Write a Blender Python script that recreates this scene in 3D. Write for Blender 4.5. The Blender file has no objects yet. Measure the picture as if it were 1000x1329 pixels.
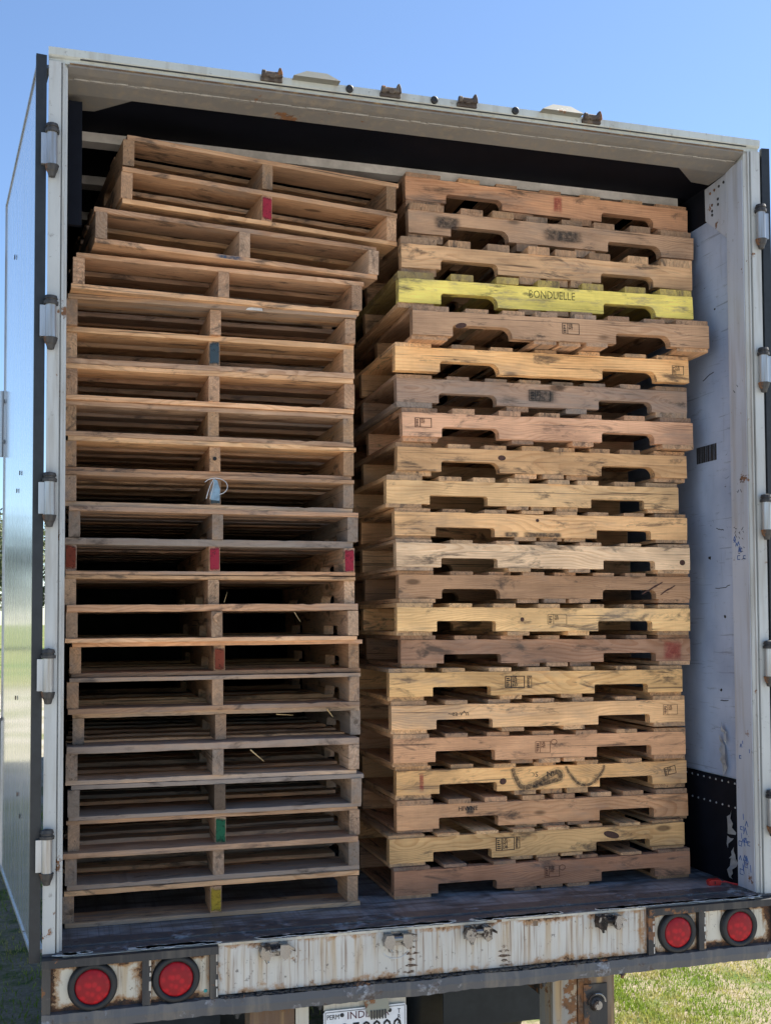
import bpy, bmesh, math, random
from mathutils import Vector, Matrix, Euler, noise as mnoise
random.seed(7)
R = math.radians
scn = bpy.context.scene
C = scn.collection

# ---------------------------------------------------------------- camera, sky, sun, exposure
def make_camera():
    cx, cy, cz, yaw, pit, roll, f, py = -1.2200, -3.587, 1.0210, .279, .041, -.005, 1427.8, 746.82
    cyw, syw = math.cos(yaw), math.sin(yaw)
    F = Vector((syw*math.cos(pit), cyw*math.cos(pit), math.sin(pit)))
    Rt = Vector((cyw, -syw, 0)); U = Rt.cross(F)
    R2 = Rt*math.cos(roll) + U*math.sin(roll); U2 = -Rt*math.sin(roll) + U*math.cos(roll)
    cd = bpy.data.cameras.new('camera'); co = bpy.data.objects.new('camera', cd); C.objects.link(co)
    m = Matrix.Identity(4)
    for i in range(3):
        m[i][0] = R2[i]; m[i][1] = U2[i]; m[i][2] = -F[i]
    m[0][3], m[1][3], m[2][3] = cx, cy, cz
    co.matrix_world = m
    cd.sensor_fit = 'HORIZONTAL'; cd.sensor_width = 36; cd.lens = 36*f/1000
    cd.shift_y = (py-664.5)/1000
    cd.clip_start = .05; cd.clip_end = 2000
    scn.camera = co
make_camera()
SUN_AZ, SUN_EL = R(74), R(48)                      # azimuth measured from +Y (trailer front) towards +X
w = bpy.data.worlds.new('World'); scn.world = w; w.use_nodes = True
wn = w.node_tree; bg = wn.nodes['Background']
sky = wn.nodes.new('ShaderNodeTexSky'); sky.sky_type = 'NISHITA'; sky.sun_disc = False
sky.sun_elevation = SUN_EL; sky.sun_rotation = SUN_AZ
sky.air_density = 1.0; sky.dust_density = .35; sky.ozone_density = 4.2; sky.altitude = 600
wn.links.new(sky.outputs[0], bg.inputs[0]); bg.inputs[1].default_value = .070
sd = bpy.data.lights.new('sun', 'SUN'); sd.energy = 5.0; sd.angle = R(.5); sd.color = (1, .95, .86)
so = bpy.data.objects.new('sun', sd); C.objects.link(so)
sv = Vector((math.sin(SUN_AZ)*math.cos(SUN_EL), math.cos(SUN_AZ)*math.cos(SUN_EL), math.sin(SUN_EL)))
so.rotation_euler = sv.to_track_quat('Z', 'Y').to_euler()
scn.view_settings.view_transform = 'Standard'; scn.view_settings.look = 'None'
scn.view_settings.exposure = 1.62; scn.view_settings.gamma = 1

# ---------------------------------------------------------------- helpers
def setp(o, label=None, cat=None, group=None, kind=None):
    if label: o['label'] = label
    if cat: o['category'] = cat
    if group: o['group'] = group
    if kind: o['kind'] = kind
    return o
def empty(name, loc=(0, 0, 0), rot=(0, 0, 0), **k):
    o = bpy.data.objects.new(name, None); C.objects.link(o); o.location = loc; o.rotation_euler = rot
    o.empty_display_size = .1
    return setp(o, **k)
def mesh_obj(name, me, mat=None, parent=None, loc=(0, 0, 0), rot=(0, 0, 0), color=None):
    o = bpy.data.objects.new(name, me); C.objects.link(o); o.location = loc; o.rotation_euler = rot
    if mat and not me.materials: me.materials.append(mat)
    if parent: o.parent = parent
    if color: o.color = color
    return o
def to_mesh(bm, name='mesh', smooth=False, bevel=0, seg=1):
    if bevel:
        bmesh.ops.bevel(bm, geom=[e for e in bm.edges if e.calc_face_angle(0) > .3], offset=bevel, segments=seg, affect='EDGES', profile=.6, clamp_overlap=True)
    bmesh.ops.recalc_face_normals(bm, faces=bm.faces)
    me = bpy.data.meshes.new(name); bm.to_mesh(me); bm.free()
    if smooth:
        for p in me.polygons: p.use_smooth = True
    return me
def obj(name, bm, mat, parent=None, bevel=0, smooth=False, **k):
    return mesh_obj(name, to_mesh(bm, name, smooth, bevel), mat, parent, **k)
def B(): return bmesh.new()
def box(bm, x0, x1, y0, y1, z0, z1):
    v = [bm.verts.new(p) for p in ((x0, y0, z0), (x1, y0, z0), (x1, y1, z0), (x0, y1, z0), (x0, y0, z1), (x1, y0, z1), (x1, y1, z1), (x0, y1, z1))]
    for f in ((0, 3, 2, 1), (4, 5, 6, 7), (0, 1, 5, 4), (1, 2, 6, 5), (2, 3, 7, 6), (3, 0, 4, 7)):
        bm.faces.new([v[i] for i in f])
    return v
def prism(bm, pts, axis, a, b):
    """extrude polygon pts (2D) along axis from a to b. axis 'x': pts=(y,z); 'y': (x,z); 'z': (x,y)"""
    def P(p, t):
        return {'x': (t, p[0], p[1]), 'y': (p[0], t, p[1]), 'z': (p[0], p[1], t)}[axis]
    v0 = [bm.verts.new(P(p, a)) for p in pts]; v1 = [bm.verts.new(P(p, b)) for p in pts]
    n = len(pts)
    bm.faces.new(v0); bm.faces.new(v1[::-1])
    for i in range(n):
        bm.faces.new((v0[i], v1[i], v1[(i+1) % n], v0[(i+1) % n]))
def tube(bm, p0, p1, r0, r1=None, n=16, caps=True):
    r1 = r0 if r1 is None else r1
    p0 = Vector(p0); p1 = Vector(p1); d = (p1-p0).normalized()
    a = d.orthogonal().normalized(); b = d.cross(a)
    c = [[bm.verts.new(p + (a*math.cos(2*math.pi*i/n)+b*math.sin(2*math.pi*i/n))*r) for i in range(n)] for p, r in ((p0, r0), (p1, r1))]
    for i in range(n):
        bm.faces.new((c[0][i], c[0][(i+1) % n], c[1][(i+1) % n], c[1][i]))
    if caps: bm.faces.new(c[0][::-1]); bm.faces.new(c[1])
def lathe(bm, c, prof, axis='y', n=32):
    """prof: list of (r, t) along axis"""
    c = Vector(c); rings = []
    ax = {'y': (Vector((1, 0, 0)), Vector((0, 0, 1)), Vector((0, 1, 0))), 'x': (Vector((0, 1, 0)), Vector((0, 0, 1)), Vector((1, 0, 0))), 'z': (Vector((1, 0, 0)), Vector((0, 1, 0)), Vector((0, 0, 1)))}[axis]
    for r, t in prof:
        if r < 1e-6: rings.append([bm.verts.new(c+ax[2]*t)])
        else: rings.append([bm.verts.new(c+ax[2]*t+(ax[0]*math.cos(2*math.pi*i/n)+ax[1]*math.sin(2*math.pi*i/n))*r) for i in range(n)])
    for A, D in zip(rings, rings[1:]):
        for i in range(n):
            j = (i+1) % n
            if len(A) == 1 and len(D) == 1: continue
            if len(A) == 1: bm.faces.new((A[0], D[j], D[i]))
            elif len(D) == 1: bm.faces.new((A[i], A[j], D[0]))
            else: bm.faces.new((A[i], A[j], D[j], D[i]))
def path_tube(bm, pts, r, n=8):
    for a, b in zip(pts, pts[1:]): tube(bm, a, b, r, n=n)

# ---------------------------------------------------------------- material node helpers
class NT:
    def __init__(s, name):
        s.m = bpy.data.materials.new(name); s.m.use_nodes = True; s.t = s.m.node_tree; s.N = s.t.nodes; s.L = s.t.links
        s.p = s.N['Principled BSDF']; s.out = s.N['Material Output']
    def n(s, typ, **k):
        o = s.N.new(typ)
        for a, v in k.items(): setattr(o, a, v)
        return o
    def set(s, sock, v):
        if isinstance(v, bpy.types.NodeSocket): s.L.new(v, sock)
        elif v is not None:
            if isinstance(v, tuple) and len(v) == 3 and sock.type == 'RGBA': v = (*v, 1)
            sock.default_value = v
    def math(s, op, a, b=None, c=None, clamp=False):
        o = s.n('ShaderNodeMath', operation=op, use_clamp=clamp); s.set(o.inputs[0], a); s.set(o.inputs[1], b); s.set(o.inputs[2], c)
        return o.outputs[0]
    def vm(s, op, a, b=None):
        o = s.n('ShaderNodeVectorMath', operation=op); s.set(o.inputs[0], a); s.set(o.inputs[1], b)
        return o.outputs[0]
    def mix(s, f, a, b, bt='MIX'):
        o = s.n('ShaderNodeMix', data_type='RGBA', blend_type=bt); o.clamp_factor = True
        s.set(o.inputs[0], f); s.set(o.inputs[6], a); s.set(o.inputs[7], b)
        return o.outputs[2]
    def obj(s): return s.n('ShaderNodeTexCoord').outputs['Object']
    def gen(s): return s.n('ShaderNodeTexCoord').outputs['Generated']
    def world(s): return s.n('ShaderNodeNewGeometry').outputs['Position']
    def info(s): return s.n('ShaderNodeObjectInfo')
    def noise(s, vec, scale=5, detail=4, rough=.55, dist=0):
        o = s.n('ShaderNodeTexNoise'); s.set(o.inputs['Vector'], vec); o.inputs['Scale'].default_value = scale
        o.inputs['Detail'].default_value = detail; o.inputs['Roughness'].default_value = rough; o.inputs['Distortion'].default_value = dist
        return o.outputs['Fac']
    def ramp(s, f, a, b, lo=0., hi=1.):
        o = s.n('ShaderNodeMapRange', interpolation_type='SMOOTHSTEP'); s.set(o.inputs[0], f)
        o.inputs[1].default_value = a; o.inputs[2].default_value = b; o.inputs[3].default_value = lo; o.inputs[4].default_value = hi
        return o.outputs[0]
    def sep(s, v):
        o = s.n('ShaderNodeSeparateXYZ'); s.set(o.inputs[0], v); return o.outputs
    def bump(s, h, strength=.3, dist=.002):
        o = s.n('ShaderNodeBump'); o.inputs['Strength'].default_value = strength; o.inputs['Distance'].default_value = dist
        s.set(o.inputs['Height'], h); s.L.new(o.outputs[0], s.p.inputs['Normal'])
    def fin(s, col=None, rough=None, metal=None, alpha=None, spec=None):
        for k, v in (('Base Color', col), ('Roughness', rough), ('Metallic', metal), ('Alpha', alpha), ('Specular IOR Level', spec)):
            if v is not None: s.set(s.p.inputs[k], v)
        return s.m

def wood_mat(name, painted=False, endgrain=False):
    t = NT(name); inf = t.info()
    oc = t.obj()
    off = t.vm('MULTIPLY', t.n('ShaderNodeCombineXYZ').outputs[0], (0, 0, 0))
    cmb = t.n('ShaderNodeCombineXYZ')
    r = inf.outputs['Random']
    t.set(cmb.inputs[0], t.math('MULTIPLY', r, 71.3)); t.set(cmb.inputs[1], t.math('MULTIPLY', r, 37.7)); t.set(cmb.inputs[2], t.math('MULTIPLY', r, 53.1))
    v = t.vm('ADD', oc, cmb.outputs[0])
    wob = t.noise(t.vm('MULTIPLY', v, (1.6, 5, 5)), 1, 2)
    wob2 = t.noise(t.vm('MULTIPLY', v, (5, 22, 22)), 1, 2)
    # growth ring field : distance from a wandering pith line running lengthwise
    s = t.sep(oc)
    piy = t.math('SUBTRACT', s[1], t.math('MULTIPLY_ADD', t.math('SINE', t.math('MULTIPLY', r, 91.)), .05, .02))
    piz = t.math('SUBTRACT', s[2], t.math('MULTIPLY_ADD', t.math('SINE', t.math('MULTIPLY', r, 173.)), .06, .045))
    d = t.math('SQRT', t.math('ADD', t.math('MULTIPLY', piy, piy), t.math('MULTIPLY', piz, piz)))
    d = t.math('ADD', d, t.math('MULTIPLY', wob, .16)); d = t.math('ADD', d, t.math('MULTIPLY', wob2, .012))
    ring = t.math('FRACT', t.math('MULTIPLY', d, t.math('MULTIPLY_ADD', t.math('FRACT', t.math('MULTIPLY', r, 29.7)), 110, 60)))
    late = t.math('MULTIPLY', t.ramp(ring, .35, .9), t.ramp(ring, 1.0, .93))
    fib = t.noise(t.vm('MULTIPLY', v, (4, 160, 160)), 1, 3, .6)
    blotch = t.noise(t.vm('MULTIPLY', v, (3.5, 9, 9)), 1, 4, .6)
    base = inf.outputs['Color']; wth = inf.outputs['Alpha']
    dark = t.mix(1., base, (.62, .47, .36), 'MULTIPLY')
    if painted:
        col = t.mix(t.ramp(t.noise(t.vm('MULTIPLY', v, (7, 34, 34)), 1, 5, .7), .50, .66, 0, .8), base, (.30, .28, .17))
        col = t.mix(t.math('MULTIPLY', late, .12), col, dark)
    else:
        col = t.mix(t.math('MULTIPLY', late, t.ramp(t.noise(t.vm('MULTIPLY', v, (2, 3, 3)), 1, 2), .3, .65, .12, .50)), base, dark)
    col = t.mix(t.ramp(fib, .25, .75, .0, .34), col, t.mix(1., col, (.55, .50, .45), 'MULTIPLY'))
    hue = t.mix(t.ramp(blotch, .3, .75), (1.16, 1.06, .96), (.72, .66, .62))
    col = t.mix(1., col, hue, 'MULTIPLY')
    # per-board value jitter
    val = t.math('MULTIPLY_ADD', t.math('FRACT', t.math('MULTIPLY', r, 17.3)), .46, .74)
    cv = t.n('ShaderNodeCombineColor'); [t.set(cv.inputs[i], t.math('MULTIPLY', val, (1.64, 1.47, 1.32)[i])) for i in range(3)]
    col = t.mix(1., col, cv.outputs[0], 'MULTIPLY')
    # weathering to grey
    wn_ = t.noise(t.vm('MULTIPLY', v, (2.3, 26, 26)), 1, 5, .65)
    wf = t.ramp(t.math('ADD', wn_, t.math('MULTIPLY_ADD', wth, .9, -.62)), .32, .72)
    grey = t.mix(fib, (.20, .17, .145), (.36, .31, .27))
    col = t.mix(t.math('MULTIPLY', wf, .8), col, grey)
    # knots
    vo = t.n('ShaderNodeTexVoronoi', voronoi_dimensions='3D', feature='F1'); vo.inputs['Scale'].default_value = 1
    t.set(vo.inputs['Vector'], t.vm('MULTIPLY', v, (3.4, 9, 9)))
    kn = t.ramp(t.math('ADD', vo.outputs['Distance'], t.math('MULTIPLY', wob2, .05)), .17, .10)
    pick = t.math('GREATER_THAN', t.sep(vo.outputs['Color'])[0], .55)
    kn = t.math('MULTIPLY', kn, pick)
    col = t.mix(t.math('MULTIPLY', kn, .75), col, (.09, .045, .022))
    # dirt and dark stains
    st = t.noise(t.vm('MULTIPLY', v, (5, 17, 17)), 1, 6, .7, .6)
    col = t.mix(t.ramp(st, .53, .68, 0, .82), col, (.060, .045, .036))
    ck = t.noise(t.vm('MULTIPLY', v, (1.1, 120, 120)), 1, 3, .5, .3)
    ckz = t.ramp(t.noise(t.vm('MULTIPLY', v, (2.2, 12, 12)), 1, 3), .48, .60)
    col = t.mix(t.math('MULTIPLY', t.math('MULTIPLY', t.ramp(ck, .61, .66), ckz), .75), col, (.045, .032, .025))
    saw = t.noise(t.vm('MULTIPLY', v, (190, 3, 3)), 1, 2, .5)
    col = t.mix(t.ramp(saw, .5, .75, 0, .08), col, t.mix(1., col, (.6, .56, .52), 'MULTIPLY'))
    gr2 = t.noise(t.vm('MULTIPLY', v, (1.4, 6, 6)), 1, 5, .7)
    col = t.mix(t.ramp(gr2, .50, .72, 0, .55), col, t.mix(fib, (.17, .14, .115), (.30, .255, .215)))
    # end grain
    g = t.sep(t.n('ShaderNodeNewGeometry').outputs['Normal'])
    vt = t.n('ShaderNodeVectorTransform', vector_type='NORMAL', convert_from='WORLD', convert_to='OBJECT')
    t.set(vt.inputs[0], t.n('ShaderNodeNewGeometry').outputs['Normal'])
    ex = t.ramp(t.math('ABSOLUTE', t.sep(vt.outputs[0])[0]), .85, .95)
    eg = t.noise(t.vm('MULTIPLY', v, (30, 90, 90)), 1, 4, .7)
    col = t.mix(t.math('MULTIPLY', ex, t.ramp(eg, .3, .7, .1, .55)), col, (.17, .12, .08))
    h = t.math('ADD', t.math('MULTIPLY', fib, .6), t.math('ADD', t.math('MULTIPLY', late, .25), t.math('MULTIPLY', st, -.4)))
    t.bump(h, .55, .0022)
    return t.fin(col, t.ramp(blotch, .2, .8, .68, .9), spec=.25)
WOOD = wood_mat('wood'); WOODP = wood_mat('painted_wood', True)

def paint_metal(name, base=(.55, .56, .54), rust=.5, chip=(.10, .055, .035), rough=.42, streak=0., grime=.45, metal=0.):
    t = NT(name); v = t.obj()
    n1 = t.noise(v, 7, 6, .68, .3); n2 = t.noise(v, 34, 5, .7); n3 = t.noise(t.vm('MULTIPLY', v, (26, 26, 2.2)), 1, 4, .6)
    n4 = t.noise(v, 1.7, 3)
    col = t.mix(t.ramp(n4, .3, .7), base, tuple(c*.84 for c in base))
    col = t.mix(t.math('MULTIPLY', t.ramp(n3, .45, .72), grime), col, (.25, .21, .16))
    if streak:
        s3 = t.noise(t.vm('MULTIPLY', v, (17, 17, 1.1)), 1, 3, .55)
        s4 = t.noise(t.vm('MULTIPLY', v, (75, 75, 3.0)), 1, 3, .6)
        col = t.mix(t.math('MULTIPLY', t.ramp(s3, .50, .70), streak), col, (.42, .27, .11))
        col = t.mix(t.math('MULTIPLY', t.ramp(s4, .56, .76), streak), col, (.16, .085, .04))
    col = t.mix(t.math('MULTIPLY', t.ramp(n2, .62, .70), .5), col, (.13, .11, .10))
    rm = t.ramp(t.math('ADD', n1, t.math('MULTIPLY', n2, .25)), .86-rust*.26, .90-rust*.26)
    col = t.mix(rm, col, t.mix(t.ramp(n2, .35, .65), chip, (.22, .10, .04) if not name.startswith(('scuffed', 'cast')) else (.08, .06, .05)))
    t.bump(t.math('ADD', t.math('MULTIPLY', rm, -.6), t.math('MULTIPLY', n2, .25)), .5, .0015)
    return t.fin(col, t.math('MULTIPLY_ADD', rm, .35, rough), metal, spec=.4)
POST = paint_metal('post_paint', (.50, .51, .49), .42, grime=.5)
HEADER = paint_metal('header_paint', (.52, .54, .50), .25, grime=.35)
UNDER = paint_metal('header_underside_paint', (.20, .185, .168), .30, grime=.7)  # dirt-coloured paint, darkened further to offset light bounced from below
JAMB = paint_metal('jamb_paint', (.46, .50, .58), .36, (.07, .06, .06), grime=.4)
def bumper_mat(name, base, zt, zb, xe, amt):
    t = NT(name); v = t.obj(); p = t.sep(v)
    n1 = t.noise(v, 9, 6, .7, .4); n2 = t.noise(v, 45, 6, .75); n4 = t.noise(v, 2.3, 4, .6)
    col = t.mix(t.ramp(n4, .3, .7), base, tuple(c*.86 for c in base))
    fine = t.noise(t.vm('MULTIPLY', v, (95, 95, 3.2)), 1, 4, .6); mid = t.noise(t.vm('MULTIPLY', v, (28, 28, 1.6)), 1, 4, .6)
    fade = t.ramp(p[2], zb, zt, .55, 1.)
    col = t.mix(t.math('MULTIPLY', t.ramp(mid, .48, .66, 0, .7), fade), col, (.40, .27, .13))
    col = t.mix(t.math('MULTIPLY', t.ramp(fine, .50, .68, 0, .85), fade), col, (.20, .12, .07))
    col = t.mix(t.ramp(n2, .60, .66, 0, .75), col, (.10, .085, .075))
    # rust creeping in from the edges of the plate
    ed = t.math('MAXIMUM', t.ramp(p[2], zt-.030, zt), t.ramp(p[2], zb+.045, zb))
    for x in xe: ed = t.math('MAXIMUM', ed, t.ramp(t.math('ABSOLUTE', t.math('SUBTRACT', p[0], x)), .055, .0))
    rm = t.math('ADD', t.math('MULTIPLY', ed, amt), t.math('ADD', n1, t.math('MULTIPLY', n2, .45)))
    halo = t.ramp(rm, .86, 1.02); core = t.ramp(rm, 1.02, 1.08)
    col = t.mix(t.math('MULTIPLY', halo, .8), col, t.mix(n2, (.42, .22, .07), (.26, .12, .045)))
    col = t.mix(core, col, t.mix(t.ramp(n2, .4, .6), (.035, .026, .022), (.13, .06, .03)))
    t.bump(t.math('ADD', t.math('MULTIPLY', core, -.8), t.math('MULTIPLY', n2, .4)), .6, .0018)
    return t.fin(col, t.math('MULTIPLY_ADD', halo, .3, .5), spec=.35)
BUMP = bumper_mat('bumper_white_paint', (.56, .54, .49), -.012, -.166, (-.762, .757), .25)
POD = bumper_mat('lamp_panel_paint', (.64, .60, .50), -.030, -.170, (-1.27, -.984, -.762, .757, .973, 1.27), .42)
DKST = paint_metal('black_grimy_steel', (.030, .030, .032), .62, (.13, .075, .05), .55, grime=.2)
SILL = paint_metal('scuffed_sill_steel', (.085, .088, .098), .75, (.28, .30, .33), .36, grime=.35)
GALV = paint_metal('hinge_metal', (.46, .48, .50), .40, (.10, .07, .05), .32, grime=.75, metal=.6)
CAST = paint_metal('cast_lock_metal', (.26, .25, .24), .85, (.012, .012, .012), .25, grime=.6, metal=.75)
CASTR = paint_metal('rusted_cast_lock', (.065, .05, .042), .6, (.05, .03, .02), .7, grime=.5)
RUSTB = paint_metal('rusty_brown_steel', (.15, .09, .055), .70, (.05, .03, .02), .75, streak=.8, grime=.6)
def simple(name, col, rough=.6, metal=0., nscale=30, amt=.3, alpha=None, spec=.4):
    t = NT(name); v = t.obj(); n = t.noise(v, nscale, 5, .65)
    c = t.mix(t.ramp(n, .35, .7, 0, 1), col, tuple(c*(1-amt) for c in col))
    t.bump(n, .25, .001)
    return t.fin(c, rough, metal, alpha, spec)
BLACK = simple('black_rubber', (.018, .019, .021), .55)
DARKGAP = simple('door_edge_gasket', (.022, .025, .028), .45)
DARKCEIL = simple('dark_ceiling_panel', (.004, .0045, .008), .7, nscale=6, spec=.08)  # dark panel, blackened further so its colour holds the interior shade
DARKWALL = simple('dark_wall_panel', (.007, .008, .013), .7, nscale=9, spec=.12)  # dark bands and scuff liner; near-black also keeps the interior in shade
FRONTW = simple('front_wall_panel', (.10, .10, .10), .6, nscale=4)
BOW = simple('roof_bow_metal', (.80, .74, .68), .4, .0, 8, .35)
SKIN = paint_metal('trailer_skin_white', (.72, .73, .74), .12, rough=.3, grime=.15)
MUD = simple('mudflap_rubber', (.040, .044, .050), .7, nscale=11, amt=.25)
FLAPM = MUD
CREAM = paint_metal('cream_bracket_paint', (.58, .54, .45), .40, (.14, .08, .05), .5, streak=.4)
INK = simple('black_ink', (.020, .018, .018), .8, nscale=140, amt=.2)
INKBR = simple('brown_ink', (.10, .035, .02), .8)
INKBL = simple('blue_marker_ink', (.03, .09, .28), .6)
REDP = simple('red_paint', (.42, .035, .06), .7, nscale=60, amt=.5)
GREENP = simple('green_paint', (.02, .15, .07), .7, nscale=60, amt=.5)
YELP = simple('yellow_paint', (.62, .40, .04), .7, nscale=60, amt=.4)
BLUEP = simple('grey_blue_paint', (.07, .10, .12), .7, nscale=60, amt=.4)
RUSTP = simple('rust_red_paint', (.26, .06, .03), .7, nscale=60, amt=.4)
TORN = simple('torn_white_film', (.62, .64, .66), .35, nscale=20, amt=.3)
PLASTIC = simple('clear_grey_plastic', (.22, .33, .42), .25, nscale=50, amt=.4)
REDPL = simple('red_plastic', (.55, .03, .025), .35)
STRAW = simple('straw_wood', (.60, .42, .20), .8)

PALE = simple('chipped_pale_paint', (.70, .69, .64), .6, nscale=70, amt=.4)
def liner_mat():
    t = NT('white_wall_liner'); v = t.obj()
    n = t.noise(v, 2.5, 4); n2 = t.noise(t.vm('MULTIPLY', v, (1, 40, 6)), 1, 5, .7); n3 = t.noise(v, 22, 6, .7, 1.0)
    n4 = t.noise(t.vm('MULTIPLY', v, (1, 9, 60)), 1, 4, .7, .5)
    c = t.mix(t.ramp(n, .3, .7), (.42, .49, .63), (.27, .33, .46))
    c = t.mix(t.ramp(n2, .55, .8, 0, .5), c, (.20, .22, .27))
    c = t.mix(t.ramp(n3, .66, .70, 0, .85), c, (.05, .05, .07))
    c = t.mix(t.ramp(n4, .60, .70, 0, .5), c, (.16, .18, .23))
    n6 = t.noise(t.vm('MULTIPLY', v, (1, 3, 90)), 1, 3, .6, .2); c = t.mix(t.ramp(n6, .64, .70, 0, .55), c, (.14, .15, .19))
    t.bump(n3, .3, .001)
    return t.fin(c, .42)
LINER = liner_mat()
def door_mat():
    t = NT('glossy_door_panel'); v = t.obj()
    n = t.noise(t.vm('MULTIPLY', v, (30, 30, 1.5)), 1, 4, .6); n3 = t.noise(v, 20, 5, .7, .6)
    c = t.mix(t.ramp(n, .4, .7), (.62, .66, .72), (.50, .54, .60))
    c = t.mix(t.ramp(n3, .70, .74, 0, .8), c, (.05, .05, .06))
    w_ = t.noise(t.vm('MULTIPLY', v, (2, 2, 3.3)), 1, 3)
    t.bump(w_, .35, .006)
    t.p.inputs['Coat Weight'].default_value = 1; t.p.inputs['Coat Roughness'].default_value = .11; t.p.inputs['Coat IOR'].default_value = 1.5
    return t.fin(c, t.ramp(n, .3, .8, .20, .36), .35)
DOORM = door_mat()
def floor_mat():
    t = NT('trailer_floor_boards'); v = t.obj(); s = t.sep(v)
    st = t.noise(t.vm('MULTIPLY', v, (30, 1.3, 1)), 1, 4, .6); n = t.noise(v, 9, 6, .7, .5)
    li = t.math('FRACT', t.math('MULTIPLY', s[0], 1/.034)); gap = t.ramp(li, .94, .97)
    n5 = t.noise(t.vm('MULTIPLY', v, (2.2, 16, 1)), 1, 5, .7)
    c = t.mix(t.ramp(n, .35, .7), (.17, .175, .185), (.36, .37, .39))
    c = t.mix(t.ramp(n5, .45, .60, 0, .8), c, (.05, .048, .05))
    c = t.mix(t.ramp(st, .5, .75, 0, .6), c, (.05, .045, .042)); c = t.mix(t.math('MULTIPLY', gap, .5), c, (.02, .02, .02))
    t.bump(n, .4, .002)
    return t.fin(c, t.ramp(n, .3, .7, .28, .6))
FLOORM = floor_mat()
def lens_mat():
    t = NT('red_lamp_lens'); g = t.obj(); s = t.sep(g)
    v = t.n('ShaderNodeTexVoronoi'); v.inputs['Scale'].default_value = 52; t.set(v.inputs['Vector'], g)
    n = t.noise(g, 30, 4, .6)
    c = t.mix(t.ramp(v.outputs['Distance'], .2, .6), (.44, .006, .014), (.26, .004, .010))
    c = t.mix(t.ramp(n, .5, .8, 0, .35), c, (.16, .02, .02))
    t.bump(v.outputs['Distance'], .25, .002)
    t.p.inputs['Coat Weight'].default_value = .1
    return t.fin(c, .55, spec=.25)
LENS = lens_mat()
def spray_mat(name, col, dens=1.):
    t = NT(name); g = t.gen(); s = t.sep(g)
    def edge(x): return t.ramp(t.math('ABSOLUTE', t.math('SUBTRACT', x, .5)), .5, .22)
    a = t.math('MULTIPLY', edge(s[0]), edge(s[2]))
    n = t.noise(t.obj(), 60, 5, .7)
    a = t.math('MULTIPLY', a, t.ramp(n, .3, .6, .35, 1.)); a = t.math('MULTIPLY', a, dens)
    return t.fin(col, .85, alpha=a)
SPRED = spray_mat('faded_red_spray', (.36, .03, .035), .55); SPBLK = spray_mat('faded_black_spray', (.03, .035, .035), .72)
SPBLUE = spray_mat('faded_blue_spray', (.03, .08, .14), .8)

# ================================================================ SETTING
def ground_mat():
    t = NT('dirt_and_grass_ground'); v = t.world(); s = t.sep(v)
    n = t.noise(v, .35, 5, .6); n2 = t.noise(v, 3.2, 7, .7); n3 = t.noise(v, 30, 6, .75)
    dirt = t.mix(t.ramp(n3, .3, .7), (.30, .25, .18), (.17, .14, .10))
    grass = t.mix(t.ramp(n2, .35, .65), (.075, .11, .030), (.20, .18, .075))
    gravel = t.mix(t.ramp(n3, .35, .65), (.44, .42, .38), (.33, .31, .28))
    m = t.ramp(n2, .38, .56)
    near = t.mix(m, grass, dirt)
    # pale gravel yard from about y=9 to y=33, lawn beyond
    yard = t.math('MULTIPLY', t.ramp(t.math('ADD', s[1], t.math('MULTIPLY', n2, 3)), 9.5, 11.5), t.ramp(t.math('ADD', s[1], t.math('MULTIPLY', n2, 5)), 40, 34))
    lawn = t.mix(t.ramp(n, .4, .6), (.07, .12, .030), (.20, .19, .08))
    far = t.ramp(s[1], 34, 40)
    gfront = t.mix(t.ramp(n, .42, .58), (.26, .235, .18), (.15, .16, .075))
    gfront = t.mix(t.ramp(t.noise(v, .9, 4, .6), .45, .62), gfront, (.33, .30, .25))
    back = t.ramp(t.math('ADD', s[1], t.math('MULTIPLY', n2, 2)), 1.2, -.6)  # unseen ground behind the camera, made pale to bounce sunlight
    c = t.mix(yard, near, gfront); c = t.mix(back, c, gravel); c = t.mix(far, c, lawn)
    t.bump(t.math('ADD', n3, t.math('MULTIPLY', n2, 2)), .6, .03)
    return t.fin(c, .95, spec=.1)
GZ = -1.25
def make_ground():
    bm = B()
    def grid(x0, x1, y0, y1, nx, ny, f):
        vs = [[bm.verts.new((x0+(x1-x0)*i/nx, y0+(y1-y0)*j/ny, f(x0+(x1-x0)*i/nx, y0+(y1-y0)*j/ny))) for j in range(ny+1)] for i in range(nx+1)]
        for i in range(nx):
            for j in range(ny): bm.faces.new((vs[i][j], vs[i+1][j], vs[i+1][j+1], vs[i][j+1]))
    xs = [-900, -300, -100, -40] + [-20+i*.5 for i in range(81)] + [40, 100, 300, 900]
    ys = [-900, -300, -100, -40] + [-10+i*.5 for i in range(81)] + [40, 60, 80, 110, 300, 900]
    def h(x, y):
        return GZ + (.035*mnoise.noise(Vector((x*.5, y*.5, 0))) if abs(x) < 19.9 and -9 < y < 29 else 0)
    vs = [[bm.verts.new((x, y, h(x, y))) for y in ys] for x in xs]
    for i in range(len(xs)-1):
        for j in range(len(ys)-1): bm.faces.new((vs[i][j], vs[i+1][j], vs[i+1][j+1], vs[i][j+1]))
    setp(obj('ground', bm, ground_mat(), smooth=True), kind='structure')
make_ground()
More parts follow.
